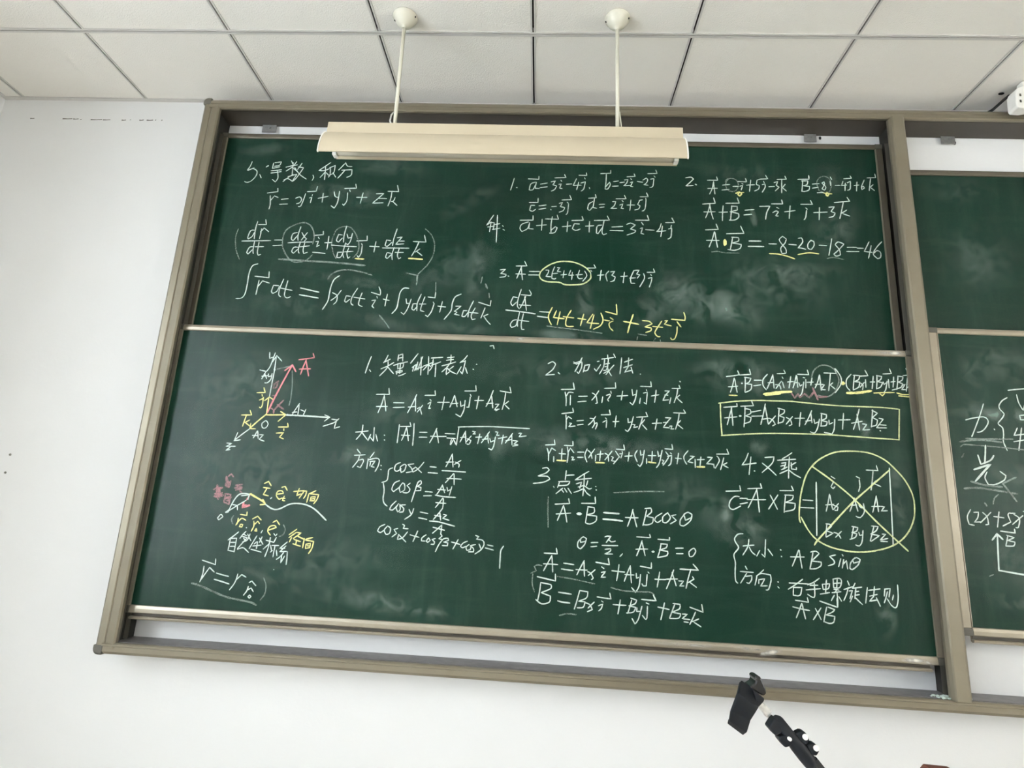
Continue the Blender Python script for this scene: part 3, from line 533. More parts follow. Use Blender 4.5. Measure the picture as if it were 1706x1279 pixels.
1200,1620 1214,1605;1192,1597 1233,1601;1211,1595 1208,1579 1190,1551;1209,1579 1225,1584 1229,1576 1219,1552 1207,1556;1266,1612 1252,1590;1246,1587 1244,1549;1246,1582 1275,1590 1288,1585 1287,1563 1277,1540;1253,1576 1273,1579 1260,1558 1272,1556;1256,1576 1255,1560;*1.4 1297,1564 1298,1563;*1.4 1298,1549 1299,1548
@L w brace with cos alpha equals Ax over A
1343,1557 1329,1550 1328,1527 1325,1509 1307,1501;1313,1499 1319,1471 1318,1443 1324,1425 1336,1416;1370,1578 1354,1570 1350,1551 1360,1545 1375,1555;1386,1573 1371,1561 1376,1542 1388,1549 1393,1569 1386,1573;1421,1576 1399,1572 1414,1559 1418,1547 1396,1542;1459,1584 1439,1558 1421,1545 1417,1554 1429,1564 1453,1545
1483,1568 1507,1567;1478,1546 1514,1545;1564,1620 1554,1595 1543,1571;1564,1618 1570,1571;1542,1588 1571,1590;1577,1590 1592,1583 1591,1571;1598,1597 1574,1581;*1.1 1530,1556 1618,1555;1574,1547 1559,1528 1546,1512;1576,1546 1579,1506;1550,1528 1604,1528
@L w reading cos beta equals Ay over A
1373,1511 1355,1501 1347,1478 1355,1470 1378,1489;1386,1504 1375,1486 1380,1468 1395,1478 1393,1499 1385,1503;1414,1504 1403,1494 1415,1482 1409,1469 1390,1468;1425,1436 1434,1474 1443,1508 1453,1515 1456,1505 1442,1493;1442,1493 1456,1490 1456,1479 1437,1477;1473,1476 1500,1475;1468,1460 1498,1462
1536,1504 1527,1484 1517,1468;1536,1502 1546,1475;1519,1486 1548,1485;1553,1495 1557,1482 1568,1488;1571,1499 1564,1467;*1.1 1512,1465 1543,1461 1588,1460;1541,1456 1529,1438 1516,1420;1543,1454 1544,1436 1543,1419;1516,1438 1554,1437
@L w reading cos gamma equals Az over A
1368,1436 1351,1417 1347,1404 1358,1403 1375,1421;1378,1427 1370,1412 1378,1397 1386,1406 1383,1425;1404,1424 1385,1422 1399,1410 1397,1398 1384,1396;1419,1408 1429,1390;1436,1412 1429,1390 1406,1372;1461,1401 1490,1397;1457,1380 1488,1376
1543,1419 1529,1399 1512,1377;1533,1406 1539,1376;1515,1392 1539,1389;1548,1397 1560,1395 1546,1383 1570,1377;*1.1 1498,1371 1534,1369 1592,1357;1545,1359 1529,1343 1513,1328;1545,1357 1543,1326;1513,1349 1556,1341
@L w reading the sum of the squared cosines equals 1
1335,1350 1316,1340 1310,1325 1321,1320 1333,1329;1345,1345 1334,1329 1342,1315 1354,1318 1357,1337 1345,1345;1384,1338 1370,1334 1381,1320 1365,1307;1400,1354 1408,1350 1404,1339 1422,1339;1421,1328 1404,1306 1386,1299 1389,1317 1418,1292;1431,1318 1465,1311;1458,1333 1444,1295
1490,1321 1476,1310 1475,1299 1488,1299;1500,1311 1492,1299 1499,1295 1507,1303 1500,1311;1525,1310 1513,1306 1523,1298 1521,1289 1511,1289;1543,1328 1549,1320 1538,1310 1551,1308;1529,1264 1540,1290 1556,1311 1572,1313 1574,1306 1557,1299;1557,1299 1572,1297 1571,1287 1552,1287;1585,1301 1617,1294;1609,1311 1592,1277
1643,1307 1628,1300 1619,1288 1627,1283 1638,1289;1650,1296 1639,1286 1643,1275 1655,1278 1657,1290;1673,1297 1654,1292 1667,1282 1667,1271 1649,1270;1671,1329 1683,1325 1675,1316 1698,1313 1704,1299 1694,1280 1673,1264;1686,1299 1694,1282;1716,1298 1737,1295;1709,1287 1739,1281;*1.1 1775,1297 1766,1281 1765,1252 1765,1220
@L w reading 2, addition and subtraction, in Chinese
1909,1986 1927,1995 1938,1985 1928,1964 1901,1940 1935,1944;*1.2 1949,1952 1955,1947
2007,1997 2017,1990;2008,1991 2037,2002;2039,2015 2028,1989 2013,1958;2017,1988 2039,1998 2038,1976 2027,1951 2021,1958;2051,1986 2045,1958;2051,1985 2069,1989 2061,1966 2048,1963
2098,2002 2105,2004;2087,1973 2095,1964 2111,1990;2115,2013 2160,2021;2137,2030 2138,2013;2160,2035 2167,2021;2126,2013 2122,1982 2107,1953;2128,1993 2145,1997;2127,1982 2137,1986 2133,1969 2122,1968;2123,1956 2139,1966;2141,2015 2138,1980 2145,1960 2153,1948;2162,1991 2132,1952
2191,2021 2185,1957;2201,2004 2233,2017;2218,2022 2216,1986;2199,1982 2232,1995;2216,1986 2203,1964 2229,1973;2227,1985 2234,1961;*1.3 2262,1959 2263,1959
@L w reading r1 equals x1 i plus y1 j plus
1963,1886 2013,1889 2008,1914;1978,1876 1983,1850 1983,1823;1983,1860 1992,1876 2009,1875;1999,1864 1999,1827;2030,1862 2063,1864;2027,1840 2059,1844;2081,1877 2095,1868 2101,1839 2095,1837;2106,1887 2092,1864 2080,1849;2121,1864 2118,1841;2127,1897 2170,1900 2168,1921
2151,1887 2153,1879;2135,1870 2147,1875 2150,1870 2139,1853 2144,1848;2174,1869 2215,1873;2196,1889 2191,1854;2231,1897 2234,1874 2247,1880;2250,1896 2244,1861 2234,1838 2224,1846;2263,1865 2260,1844;2263,1911 2304,1911 2302,1931;2285,1899 2287,1894;2274,1885 2289,1889 2285,1843 2277,1848;2304,1875 2332,1881;2322,1899 2316,1851
@L w reading z1 k
2355,1897 2372,1897 2358,1882 2347,1860 2368,1863;2354,1881 2366,1881;2377,1872 2372,1849;2382,1908 2412,1909 2408,1921;2403,1907 2399,1883 2389,1853;2410,1883 2396,1870;2401,1870 2419,1854
@L w reading r2 equals x2 i plus
1968,1792 2012,1799 2009,1815;1984,1788 1986,1762 1986,1734;1985,1768 1993,1782 2006,1774;1998,1757 2006,1757 1996,1743 2020,1747;2026,1767 2050,1770;2028,1751 2050,1755;2075,1779 2088,1778 2092,1757 2084,1743;2096,1787 2082,1766 2069,1753;2094,1760 2101,1763 2102,1756 2096,1739
2116,1794 2151,1796 2147,1814;2133,1783 2137,1779;2123,1766 2138,1775 2136,1747;2161,1770 2183,1772;2173,1793 2169,1750;2217,1785 2218,1769 2229,1772;2237,1793 2227,1753 2216,1735 2207,1741;2233,1763 2243,1763 2238,1751 2253,1755
@L w reading k plus z2 k
2249,1791 2290,1795 2284,1811;2271,1791 2266,1773 2257,1746;2279,1783 2266,1766;2271,1763 2287,1746;2307,1770 2342,1773;2325,1788 2318,1748;2356,1794 2376,1794 2362,1777 2348,1757 2371,1756;2348,1775 2365,1777;2371,1762 2380,1764 2376,1752 2387,1753
2386,1814 2431,1814 2424,1827;2407,1811 2403,1785 2393,1752;2412,1786 2398,1770;2401,1770 2420,1755;*1.2 2411,1937 2413,1935
@L w reading r1 plus or minus r2 equals
1911,1670 1947,1673 1944,1691;1918,1658 1924,1639 1925,1612;1924,1634 1935,1660 1950,1651;1944,1629 1944,1609;1963,1641 1988,1640;1974,1660 1973,1618;1981,1672 2014,1672 2013,1689;1993,1667 1997,1642 1994,1609;1997,1647 2005,1663 2018,1646;2009,1630 2017,1630 2011,1618 2021,1621
2032,1649 2055,1650;2032,1630 2053,1631;2067,1663 2059,1639 2067,1614;2069,1658 2080,1649 2086,1628;2095,1664 2073,1630;2099,1641 2098,1619;2104,1644 2127,1647;2117,1657 2114,1621;2133,1649 2144,1643 2147,1621;2159,1659 2133,1625;2157,1639 2164,1636 2157,1623 2170,1622;2172,1659 2186,1639 2165,1612
@L w reading sum of the three bracketed terms with i, j, k
2174,1667 2205,1666 2202,1684;2196,1660 2198,1653;2187,1650 2197,1651 2192,1635;2206,1642 2234,1645;2222,1658 2218,1624;2252,1666 2243,1648 2252,1624;2263,1666 2265,1649 2274,1652;2278,1668 2271,1624 2262,1607 2254,1614;2286,1637 2286,1619;2292,1649 2320,1650;2307,1665 2305,1624
2327,1667 2330,1647 2338,1652;2343,1671 2333,1624 2322,1606;2342,1635 2349,1633 2343,1621 2352,1621;2356,1666 2366,1647 2346,1615;2353,1677 2382,1676 2379,1694;2373,1663 2377,1659;2362,1649 2378,1653 2374,1623 2365,1615;2391,1644 2413,1643;2403,1663 2397,1623;2438,1674 2422,1652 2425,1635 2432,1624
2445,1654 2461,1654 2447,1644 2437,1633 2455,1630;2463,1643 2463,1613;2470,1642 2496,1644;2484,1653 2480,1619;2508,1653 2526,1653 2504,1629 2526,1629;2523,1627 2530,1629 2531,1615;2542,1659 2551,1644 2535,1614;2541,1666 2585,1668 2579,1686;2567,1654 2561,1632 2554,1609;2578,1636 2563,1628;2563,1628 2582,1618
@L y underlines beneath the first plus or minus signs
*1.3 1956,1615 1989,1615;*1.3 2100,1614 2131,1614
@L y underlines beneath the other plus or minus signs
*1.2 2292,1625 2320,1623;*1.4 2469,1616 2497,1617
@L w reading 3, dot product, in Chinese
1904,1583 1921,1586 1929,1578 1917,1566 1889,1554;1889,1554 1924,1554 1932,1544 1909,1532 1872,1526;1947,1519 1949,1515
1992,1578 1989,1545;1992,1561 2021,1564;1968,1535 1962,1516;1965,1537 2006,1540 1999,1527 1965,1522;1981,1514 1957,1493;1975,1511 1985,1499;1987,1514 1997,1500;2000,1515 2013,1496
2075,1580 2050,1564 2026,1546;2030,1547 2085,1555;2059,1570 2058,1527 2055,1490;2030,1532 2049,1539 2043,1517;2037,1521 2056,1527;2072,1546 2067,1527;2054,1515 2037,1506 2022,1501;2059,1515 2070,1500 2082,1492;2060,1527 2077,1516 2086,1519;*1.3 2101,1526 2102,1526;*1.3 2103,1514 2104,1513
@L w reading A dot B equals A B
*1.1 1955,1455 2008,1460 2004,1477;1986,1452 1976,1425 1965,1397;1986,1452 1994,1423 2000,1393;1960,1420 2013,1426;*3.2 2039,1425 2048,1425;*1.1 2051,1463 2102,1465 2100,1488;2075,1450 2071,1424 2067,1394;2074,1452 2097,1450 2097,1432 2070,1423;2070,1423 2107,1420 2104,1402 2083,1391 2068,1394
*1.5 2132,1434 2187,1433;*1.5 2130,1411 2200,1408;2237,1451 2230,1424 2218,1390;2236,1448 2243,1419 2251,1390;2210,1421 2256,1422
@L w reading B cos theta
2286,1451 2280,1423 2273,1396;2280,1456 2301,1459 2304,1446 2286,1429;2286,1429 2310,1425 2307,1407 2289,1399 2274,1399;2341,1443 2319,1428 2315,1416 2325,1409 2338,1418;2362,1446 2344,1430 2344,1412 2356,1410 2371,1428 2362,1444;2391,1440 2375,1436 2392,1420 2371,1407;2425,1447 2407,1424 2405,1406 2418,1402 2443,1423 2448,1444 2434,1451 2419,1443 2425,1422 2444,1432
@L f faint rule between the lines
2167,1507 2274,1517 2350,1520;1930,1481 1929,1447 1933,1372
@L w reading theta equals pi over 2
2054,1340 2042,1326 2042,1308 2052,1303 2066,1319 2072,1339 2061,1345 2051,1337 2051,1325 2069,1330;2089,1326 2113,1328;2088,1312 2109,1315;2138,1349 2146,1352 2159,1352 2143,1330;2151,1342 2160,1333 2175,1336;2128,1319 2184,1321;2139,1306 2159,1309 2157,1300 2138,1290 2166,1291;2201,1294 2192,1284
@L w reading A dot B equals 0
2251,1355 2300,1355 2297,1366;2270,1343 2261,1315 2251,1290;2269,1341 2281,1292;2248,1312 2290,1315;*2 2307,1307 2311,1307;2326,1351 2367,1350 2367,1360;2337,1335 2333,1313 2325,1289;2336,1336 2359,1335 2355,1323 2331,1314;2331,1314 2360,1311 2358,1297 2325,1288;2388,1323 2415,1325;2391,1305 2414,1306;2447,1325 2435,1313 2437,1298 2448,1299 2459,1317 2453,1327 2446,1324
@L f faint brace and rubbed strokes
1916,1237 1900,1239 1889,1233 1896,1219 1878,1209;1885,1207 1884,1175 1893,1147;1969,1204 2027,1198 2105,1186;2162,1177 2206,1169 2265,1169 2301,1169 2313,1160;1984,1074 2010,1081 2043,1080
@L w reading vector A equals Ax i plus Ay j
*1.1 1922,1281 1969,1281 1965,1300;1950,1274 1936,1247 1922,1220;1950,1273 1955,1218;1921,1244 1972,1244;*1.1 1993,1250 2029,1247;*1.1 1986,1230 2027,1227;2066,1263 2053,1239 2041,1213;2065,1262 2068,1210;2037,1231 2077,1231;2079,1226 2090,1221 2099,1205 2093,1200;2105,1234 2081,1213
*1.1 2107,1260 2155,1254 2151,1275;2128,1245 2136,1240;2127,1226 2142,1230 2126,1210 2142,1211;2164,1234 2209,1232;2189,1256 2181,1201
@L w reading Ay j plus Az k
2229,1255 2218,1228 2208,1201;2229,1255 2233,1197;2210,1224 2242,1224;2250,1230 2251,1213 2259,1217;2265,1227 2260,1188 2248,1166 2234,1181;2264,1255 2303,1250 2303,1269;2291,1237 2295,1233;2288,1228 2285,1190 2275,1189 2270,1196;2315,1214 2354,1215;2332,1239 2323,1188
2381,1249 2369,1217 2355,1184;2375,1240 2389,1196;2353,1216 2394,1219;2398,1213 2415,1213 2401,1196 2416,1197;*1.1 2403,1253 2467,1253 2449,1272;2441,1255 2431,1223 2423,1189;2446,1230 2451,1222 2431,1209;2437,1210 2459,1195
@L w reading vector B equals Bx i plus
*1.1 1901,1199 1966,1188 1965,1211;1914,1177 1911,1148 1905,1116;1914,1180 1950,1175 1951,1162 1917,1146;1917,1146 1950,1136 1947,1116 1920,1109 1899,1122;*1.1 1978,1151 2023,1147;*1.1 1976,1122 1991,1119 2019,1117;2052,1159 2044,1128 2035,1098;2052,1161 2081,1158 2077,1138 2050,1125;2050,1125 2072,1124 2066,1106 2045,1103
2074,1121 2089,1116 2098,1100 2081,1092;2104,1125 2083,1104;2114,1143 2162,1139 2158,1158;2130,1130 2135,1127;2119,1114 2134,1120 2129,1105 2120,1097;2170,1121 2215,1121;2195,1138 2187,1091
@L w reading By j plus Bz k
2234,1139 2228,1116 2221,1095;2231,1146 2252,1140 2246,1128 2225,1120;2225,1120 2249,1116 2240,1100 2217,1096;2253,1115 2252,1103 2263,1104;2270,1121 2257,1076 2246,1062 2236,1079;*1.1 2269,1144 2319,1142 2309,1161;*1.2 2285,1133 2294,1130;2289,1122 2287,1083 2281,1080 2272,1091;2325,1122 2364,1116;2348,1137 2335,1081
2383,1133 2374,1111 2365,1088;2377,1137 2401,1135 2400,1121 2374,1108;2374,1108 2403,1104 2397,1090 2366,1087;2409,1104 2426,1104 2408,1089 2435,1087;2414,1079 2429,1078;2435,1128 2480,1114 2476,1139;2454,1113 2445,1093 2434,1072;2465,1091 2443,1081;2449,1079 2472,1066
@L w reading A dot B equals Ax i plus Ay j
2586,1963 2617,1968 2633,1972;2629,1987 2635,1971 2677,1975 2673,1995;2615,1958 2608,1929 2599,1902;2617,1955 2624,1903;2592,1923 2627,1927;*1.6 2642,1939 2644,1939;2656,1961 2653,1905;2653,1963 2677,1960 2670,1945 2657,1938;2657,1938 2679,1936 2675,1916 2654,1904;2689,1953 2716,1954;2686,1931 2713,1936;2739,1978 2722,1957 2721,1934 2732,1918
2759,1977 2748,1950 2735,1922;2759,1975 2761,1925;2739,1945 2761,1947;2766,1939 2782,1937 2786,1922;2790,1954 2768,1924;2775,1982 2806,1984 2801,1997;2793,1970 2796,1964;2793,1950 2798,1928;2812,1951 2834,1954;2825,1973 2816,1928;2846,1979 2839,1952 2831,1929;2848,1976 2849,1932;2835,1949 2850,1951
2854,1950 2858,1937 2865,1943;2872,1954 2863,1911 2854,1900;2851,1983 2892,1983 2888,2001;*1.4 2871,1971 2876,1970;2880,1964 2878,1931;2884,1953 2907,1955;2903,1971 2897,1942;2931,1984 2923,1956 2912,1932;2932,1983 2934,1924;2913,1946 2935,1948;2936,1947 2947,1946 2933,1927 2949,1927
2948,1992 2993,1992 2989,2011;2972,1991 2961,1924;2978,1955 2967,1945;2970,1944 2985,1931;2992,2010 3009,1979 3007,1950 2984,1917
@L f thin ring round Az k
2902,1975 2913,2002 2939,2021 2967,2020 2988,2005 3001,1972 2996,1946 2979,1916 2953,1900 2922,1905
@L p pink zigzag under Ay
2824,1909 2835,1890 2848,1907 2854,1894 2873,1908 2888,1893 2908,1919 2919,1887;2903,1932 2919,1900 2953,1901
@L y thick underline and dot
*2 2722,1900 2774,1909 2824,1914;*1.3 2727,1896 2783,1904;2594,1891 2624,1891;*3.4 3012,1955 3018,1955
@L w reading Bx i plus By j plus Bz k
3048,1991 3030,1970 3028,1944 3039,1928;3060,1988 3051,1931;3055,1988 3079,1987 3074,1972 3058,1963;3058,1963 3077,1962 3072,1943 3052,1931;3079,1959 3088,1950 3085,1933;3094,1962 3077,1942;3078,1985 3109,1988 3100,2009;3099,1973 3098,1943;3115,1964 3132,1965;3128,1987 3120,1938
3142,1991 3136,1938;3140,1990 3159,1987 3154,1975 3141,1967;3141,1967 3160,1963 3151,1946 3137,1939;3162,1966 3165,1956 3172,1963;3177,1970 3169,1937 3162,1927;3164,1997 3195,2000 3190,2018;3182,1977 3182,1944;3190,1967 3206,1970;3202,1987 3196,1947
3218,1991 3209,1939;3217,1991 3236,1989 3231,1975 3216,1968;3216,1968 3232,1962 3225,1948 3192,1936;3229,1956 3242,1960 3227,1940 3243,1940;3237,1994 3253,1996;3250,2022 3254,2012;3252,1986 3243,1934;3256,1957 3248,1947;3262,1970 3261,1951 3255,1932
@L y underlines beneath the B terms
*2 3027,1918 3070,1921 3116,1930;3125,1922 3199,1927;3208,1926 3228,1921 3257,1922;3214,1915 3256,1913;3146,1920 3155,1913 3163,1921
@L v yellow box round the dot product result
2554,1858 2617,1868 2695,1875 2757,1876 2819,1877 2870,1874 2986,1868 3144,1868 3211,1864 3199,1750;2560,1859 2563,1737;2560,1736 2690,1749 2812,1755 2934,1757 3024,1755 3089,1753 3200,1750;*1.1 2560,1857 2561,1843
@L w reading A dot B equals AxBx plus AyBy
2572,1843 2622,1849 2621,1860;2602,1844 2593,1812 2583,1777;2600,1841 2604,1776;2574,1803 2620,1809;*2 2630,1813 2634,1813;2635,1850 2682,1854 2675,1875;2651,1850 2644,1772;2649,1842 2669,1839 2671,1825 2651,1814;2651,1814 2671,1809 2667,1793 2646,1785;2674,1830 2709,1838;2674,1814 2713,1817
2726,1863 2717,1824 2706,1784;2724,1856 2733,1789;2710,1804 2735,1809;2738,1809 2750,1803 2759,1787 2749,1781;2761,1819 2734,1786;2776,1849 2770,1790;2771,1849 2795,1843 2793,1832 2774,1820;2774,1820 2792,1814 2787,1798 2768,1792;2800,1815 2815,1806 2819,1789 2809,1784;2823,1819 2798,1789
2831,1813 2866,1815;2854,1836 2846,1783;2894,1845 2880,1815 2866,1790;2890,1838 2892,1799;2869,1804 2892,1808;2900,1813 2902,1797 2915,1803;2920,1814 2910,1778 2898,1761 2884,1765;2929,1836 2924,1788;2926,1836 2946,1832 2944,1818 2925,1809;2925,1809 2947,1805 2942,1791 2922,1788
2954,1812 2954,1796 2967,1803;2975,1816 2970,1778 2961,1760 2934,1765;2988,1814 3031,1817;3009,1840 3001,1780
@L w reading Az Bz
3067,1859 3054,1817 3040,1781;3057,1839 3062,1780;3035,1804 3074,1813;3074,1803 3089,1802 3073,1780 3098,1783;3115,1858 3105,1793;3112,1856 3131,1846 3111,1828;3111,1829 3129,1820 3123,1801 3104,1795;3135,1827 3150,1824 3123,1791 3159,1792;*1.3 3135,1781 3136,1780;3134,1803 3158,1802
@L w reading 4, cross product, in Chinese
2656,1675 2646,1651 2632,1631 2683,1640;2665,1662 2656,1597;*1.3 2675,1611 2677,1611
2715,1662 2748,1666 2740,1642 2703,1607;2705,1641 2730,1621 2753,1599
2813,1684 2795,1671 2777,1660;2760,1654 2825,1661;2803,1668 2799,1631 2796,1591;2774,1644 2790,1647 2781,1624;2772,1620 2793,1631;2770,1633 2788,1638;2825,1649 2806,1637;2809,1648 2809,1625 2826,1623 2826,1631;2796,1621 2766,1606;2799,1621 2816,1607 2839,1595
@L w reading C equals A cross B equals a determinant
2571,1533 2624,1537 2621,1555;2618,1516 2602,1516 2585,1499 2581,1478 2594,1469 2622,1483;2620,1510 2647,1511;2620,1490 2646,1496;2649,1546 2699,1550 2695,1566;2682,1546 2666,1512 2648,1478;2681,1546 2687,1465;2645,1507 2711,1510;2728,1527 2751,1478;2755,1529 2720,1477;2763,1545 2811,1547 2805,1563
2782,1527 2774,1468;2779,1530 2809,1530 2805,1516 2780,1504;2780,1504 2814,1502 2809,1481 2775,1471;2842,1516 2877,1515;2833,1489 2879,1489;*1.2 2893,1581 2889,1506 2883,1394
@L w determinant entries
2947,1605 2960,1597;2955,1587 2944,1568 2951,1561 2958,1569;2937,1541 2930,1511 2921,1480;2938,1538 2944,1487;2921,1502 2950,1506;2947,1503 2964,1497 2961,1485 2952,1485;2967,1510 2947,1487;3036,1609 3048,1603;3046,1598 3046,1573 3040,1556;3073,1634 3114,1634 3110,1652;3097,1632 3084,1563;3104,1597 3091,1584;3095,1587 3119,1577
3024,1532 3015,1509 3004,1484;3023,1530 3032,1486;3009,1505 3030,1508;3037,1507 3044,1498 3050,1501;3053,1514 3054,1485 3038,1464 3024,1468;3100,1543 3092,1513 3083,1485;3100,1540 3103,1488;3081,1505 3110,1507;3113,1507 3125,1506 3113,1491 3134,1493;2920,1433 2914,1392;2917,1436 2931,1435 2936,1428 2917,1412;2917,1412 2940,1405 2915,1390
2943,1408 2957,1403 2965,1389;2969,1413 2947,1391;3012,1430 3002,1391;3007,1432 3027,1429 3022,1416 3005,1411;3005,1411 3022,1407 3016,1395 2997,1387;3029,1413 3032,1402 3039,1404;3044,1420 3038,1382 3027,1366 3015,1369;3083,1436 3066,1385;3075,1437 3097,1436 3090,1422 3070,1409;3070,1409 3099,1405 3069,1384
3109,1411 3121,1411 3100,1390 3127,1397;3102,1386 3125,1386;*1.1 3155,1645 3151,1549 3147,1460 3143,1372
@L v yellow ring and cross over the determinant
*1.1 2829,1436 2826,1458 2833,1518 2845,1566 2862,1610 2888,1645 2920,1671 2961,1691 3003,1699 3057,1700 3101,1693 3144,1672 3177,1640 3206,1603 3227,1553 3229,1505 3221,1464 3199,1422 3167,1389 3125,1366 3072,1351 3022,1345 2971,1348 2922,1359 2883,1379 2856,1409 2832,1455
*1.2 2882,1638 2953,1587 3023,1527 3095,1451 3192,1358;*1.2 3156,1639 3076,1569 3012,1512 2943,1440 2886,1379 2873,1361
@L w reading size, A B sin theta, in Chinese, with a brace
2626,1386 2609,1384 2596,1368 2600,1354 2609,1337 2592,1313 2596,1287 2594,1250 2595,1225 2602,1217;2625,1344 2663,1349;2646,1368 2641,1342 2623,1313;2646,1342 2654,1326 2666,1316;2671,1312 2682,1332;2704,1370 2699,1310 2689,1320;2711,1338 2726,1317;*1.4 2754,1338 2756,1337;*1.4 2756,1316 2757,1315
2817,1341 2805,1313 2792,1285;2819,1340 2825,1280;2788,1316 2835,1318;2866,1334 2860,1308 2853,1282;2858,1336 2877,1340 2887,1332 2860,1306;2860,1306 2892,1304 2891,1292 2873,1281 2852,1279;2943,1331 2922,1325 2936,1312 2936,1301 2916,1293;2966,1334 2969,1329;2960,1319 2951,1292
2970,1317 2963,1288;2965,1299 2979,1314 2981,1286;3009,1326 2993,1307 2989,1289 2997,1285 3018,1302 3026,1320 3014,1326 3000,1318 3003,1307 3023,1313
@L w reading direction, right hand screw, in Chinese
2630,1276 2636,1265;2612,1257 2657,1256;2634,1252 2612,1218;2628,1241 2651,1245 2650,1231 2641,1219 2633,1221;2693,1267 2674,1249;2669,1246 2661,1214;2667,1244 2683,1254 2715,1251 2717,1234 2707,1203 2698,1200;2675,1234 2674,1220;2675,1233 2695,1237 2688,1224 2680,1212 2703,1214;*1.4 2740,1229 2741,1229;2739,1213 2743,1209
2825,1243 2797,1222 2774,1207;2778,1228 2844,1228;2792,1213 2790,1188;2791,1214 2821,1215 2813,1189 2790,1188
2882,1249 2861,1234 2841,1225;2849,1224 2876,1226;2835,1208 2884,1215;2864,1232 2863,1190 2855,1185 2839,1194
2891,1230 2893,1213;2891,1230 2916,1233 2911,1217 2893,1213;2906,1245 2900,1200;2882,1197 2914,1204;2929,1249 2929,1221;2928,1249 2949,1253 2957,1245 2949,1222 2930,1221;2943,1252 2939,1221;2930,1235 2953,1238;2929,1216 2946,1214;2922,1204 2952,1209;2940,1216 2930,1204;2929,1196 2918,1178;2939,1205 2938,1158;2944,1192 2952,1178
2977,1246 2982,1232;2963,1217 2993,1228;2978,1224 2970,1201 2960,1181;2980,1213 2991,1215 2981,1188;3002,1240 2992,1222;2992,1222 3024,1228;3000,1211 3013,1214;3004,1224 2998,1189;3001,1200 3014,1203;2991,1197 2981,1177;2998,1194 3022,1171
@L w reading rule, in Chinese
3043,1228 3033,1176;3046,1219 3085,1226;3067,1233 3061,1198;3048,1200 3074,1207;3062,1201 3046,1183 3072,1189;3070,1196 3081,1169
3101,1225 3097,1203;3100,1226 3119,1229 3113,1201;3109,1218 3100,1192 3095,1181;3106,1195 3115,1179;3128,1208 3123,1192;3145,1242 3143,1198 3135,1170 3126,1168 3116,1177
@L w reading A cross B
2796,1172 2840,1168 2837,1183;2817,1163 2807,1139 2796,1115;2818,1162 2827,1113;2786,1150 2842,1141;2862,1149 2879,1114;2881,1152 2853,1112;*1.1 2879,1174 2937,1157 2938,1186;2901,1156 2888,1107;2905,1156 2927,1149 2920,1141 2897,1130;2897,1130 2926,1127 2921,1108 2907,1103 2889,1108
@R w reading force, in Chinese, with a brace
3444,1835 3471,1843 3508,1849 3521,1840 3521,1826 3506,1804 3491,1793 3479,1791;3514,1898 3492,1845 3458,1774;*1.5 3458,1775 3459,1777;3601,1925 3582,1913 3568,1893 3571,1878 3582,1864 3573,1847 3557,1829 3560,1821 3570,1811 3570,1786 3566,1760 3575,1729;*1.4 3540,1805 3541,1803
@R w part of vector v and further notes cut off by the photo edge
3608,1953 3638,1958 3686,1964 3687,1985;3636,1938 3639,1909 3651,1879 3674,1938;3668,1864 3636,1860 3637,1844 3667,1845;3621,1813 3606,1785 3658,1794;3602,1762 3657,1774;3636,1814 3615,1731
@R f rubbed underlines beneath the character
*1.5 3413,1753 3481,1763 3559,1758;*1.3 3436,1766 3482,1766 3600,1771;3413,1734 3424,1743 3459,1743 3537,1740 3634,1734
@R w reading light, in Chinese
*1.4 3470,1707 3476,1676;*1.4 3501,1744 3490,1678;*1.3 3525,1708 3511,1690 3476,1674;*1.7 3450,1654 3509,1676 3450,1613;*1.1 3494,1648 3484,1627 3493,1603 3518,1605 3550,1622 3557,1638 3539,1652
@R f rubbed strokes beneath the character
*1.5 3408,1585 3464,1589 3587,1575;*1.5 3434,1611 3484,1600 3539,1597;*1.4 3541,1608 3592,1634;*1.4 3544,1607 3582,1548;3524,1570 3508,1556 3501,1535;*1.5 3473,1537 3478,1528;3423,1709 3414,1697;3457,1289 3470,1295
@R w reading a bracket with 2x plus 5x squared
3421,1512 3407,1487 3410,1461 3427,1458;3431,1503 3447,1504 3442,1485 3429,1469 3454,1471;3461,1504 3474,1490 3476,1464 3466,1462;3489,1506 3449,1468;3497,1492 3531,1489;3517,1509 3505,1456;3554,1508 3546,1501 3552,1476 3524,1461;3554,1506 3571,1507;3566,1503 3583,1489 3575,1459 3567,1458;3596,1500 3557,1468;3599,1515 3608,1514 3603,1504
@R w reading vector B beside an upright arrow
*1.4 3501,1433 3495,1370 3490,1310 3588,1298;*1.4 3481,1411 3500,1433 3517,1415;*1.2 3513,1443 3561,1439 3561,1452;3535,1427 3524,1393;3531,1430 3556,1423 3533,1412;3533,1412 3556,1408 3551,1395 3524,1393
@U f long rubbed smears under the derivative line
*1.8 759,2407 905,2402 1014,2398 1130,2390;*1.3 981,2323 995,2348 1029,2365 1072,2368 1127,2359 1165,2348
@U f rubbed flecks near the end of the integral line
1435,2325 1437,2281;1621,2328 1625,2356;*1.6 1640,2324 1649,2305;1657,2285 1660,2265;*1.2 1214,2174 1240,2147 1261,2120;1357,2347 1355,2311;1309,2362 1345,2355 1360,2351
@L p rubbed pink strokes over the radius
*1.6 669,1443 698,1449;*1.6 677,1418 709,1423;*1.6 710,1492 723,1455;*1.5 720,1414 743,1417;*1.5 680,1459 692,1409;*1.4 750,1453 776,1456
'''
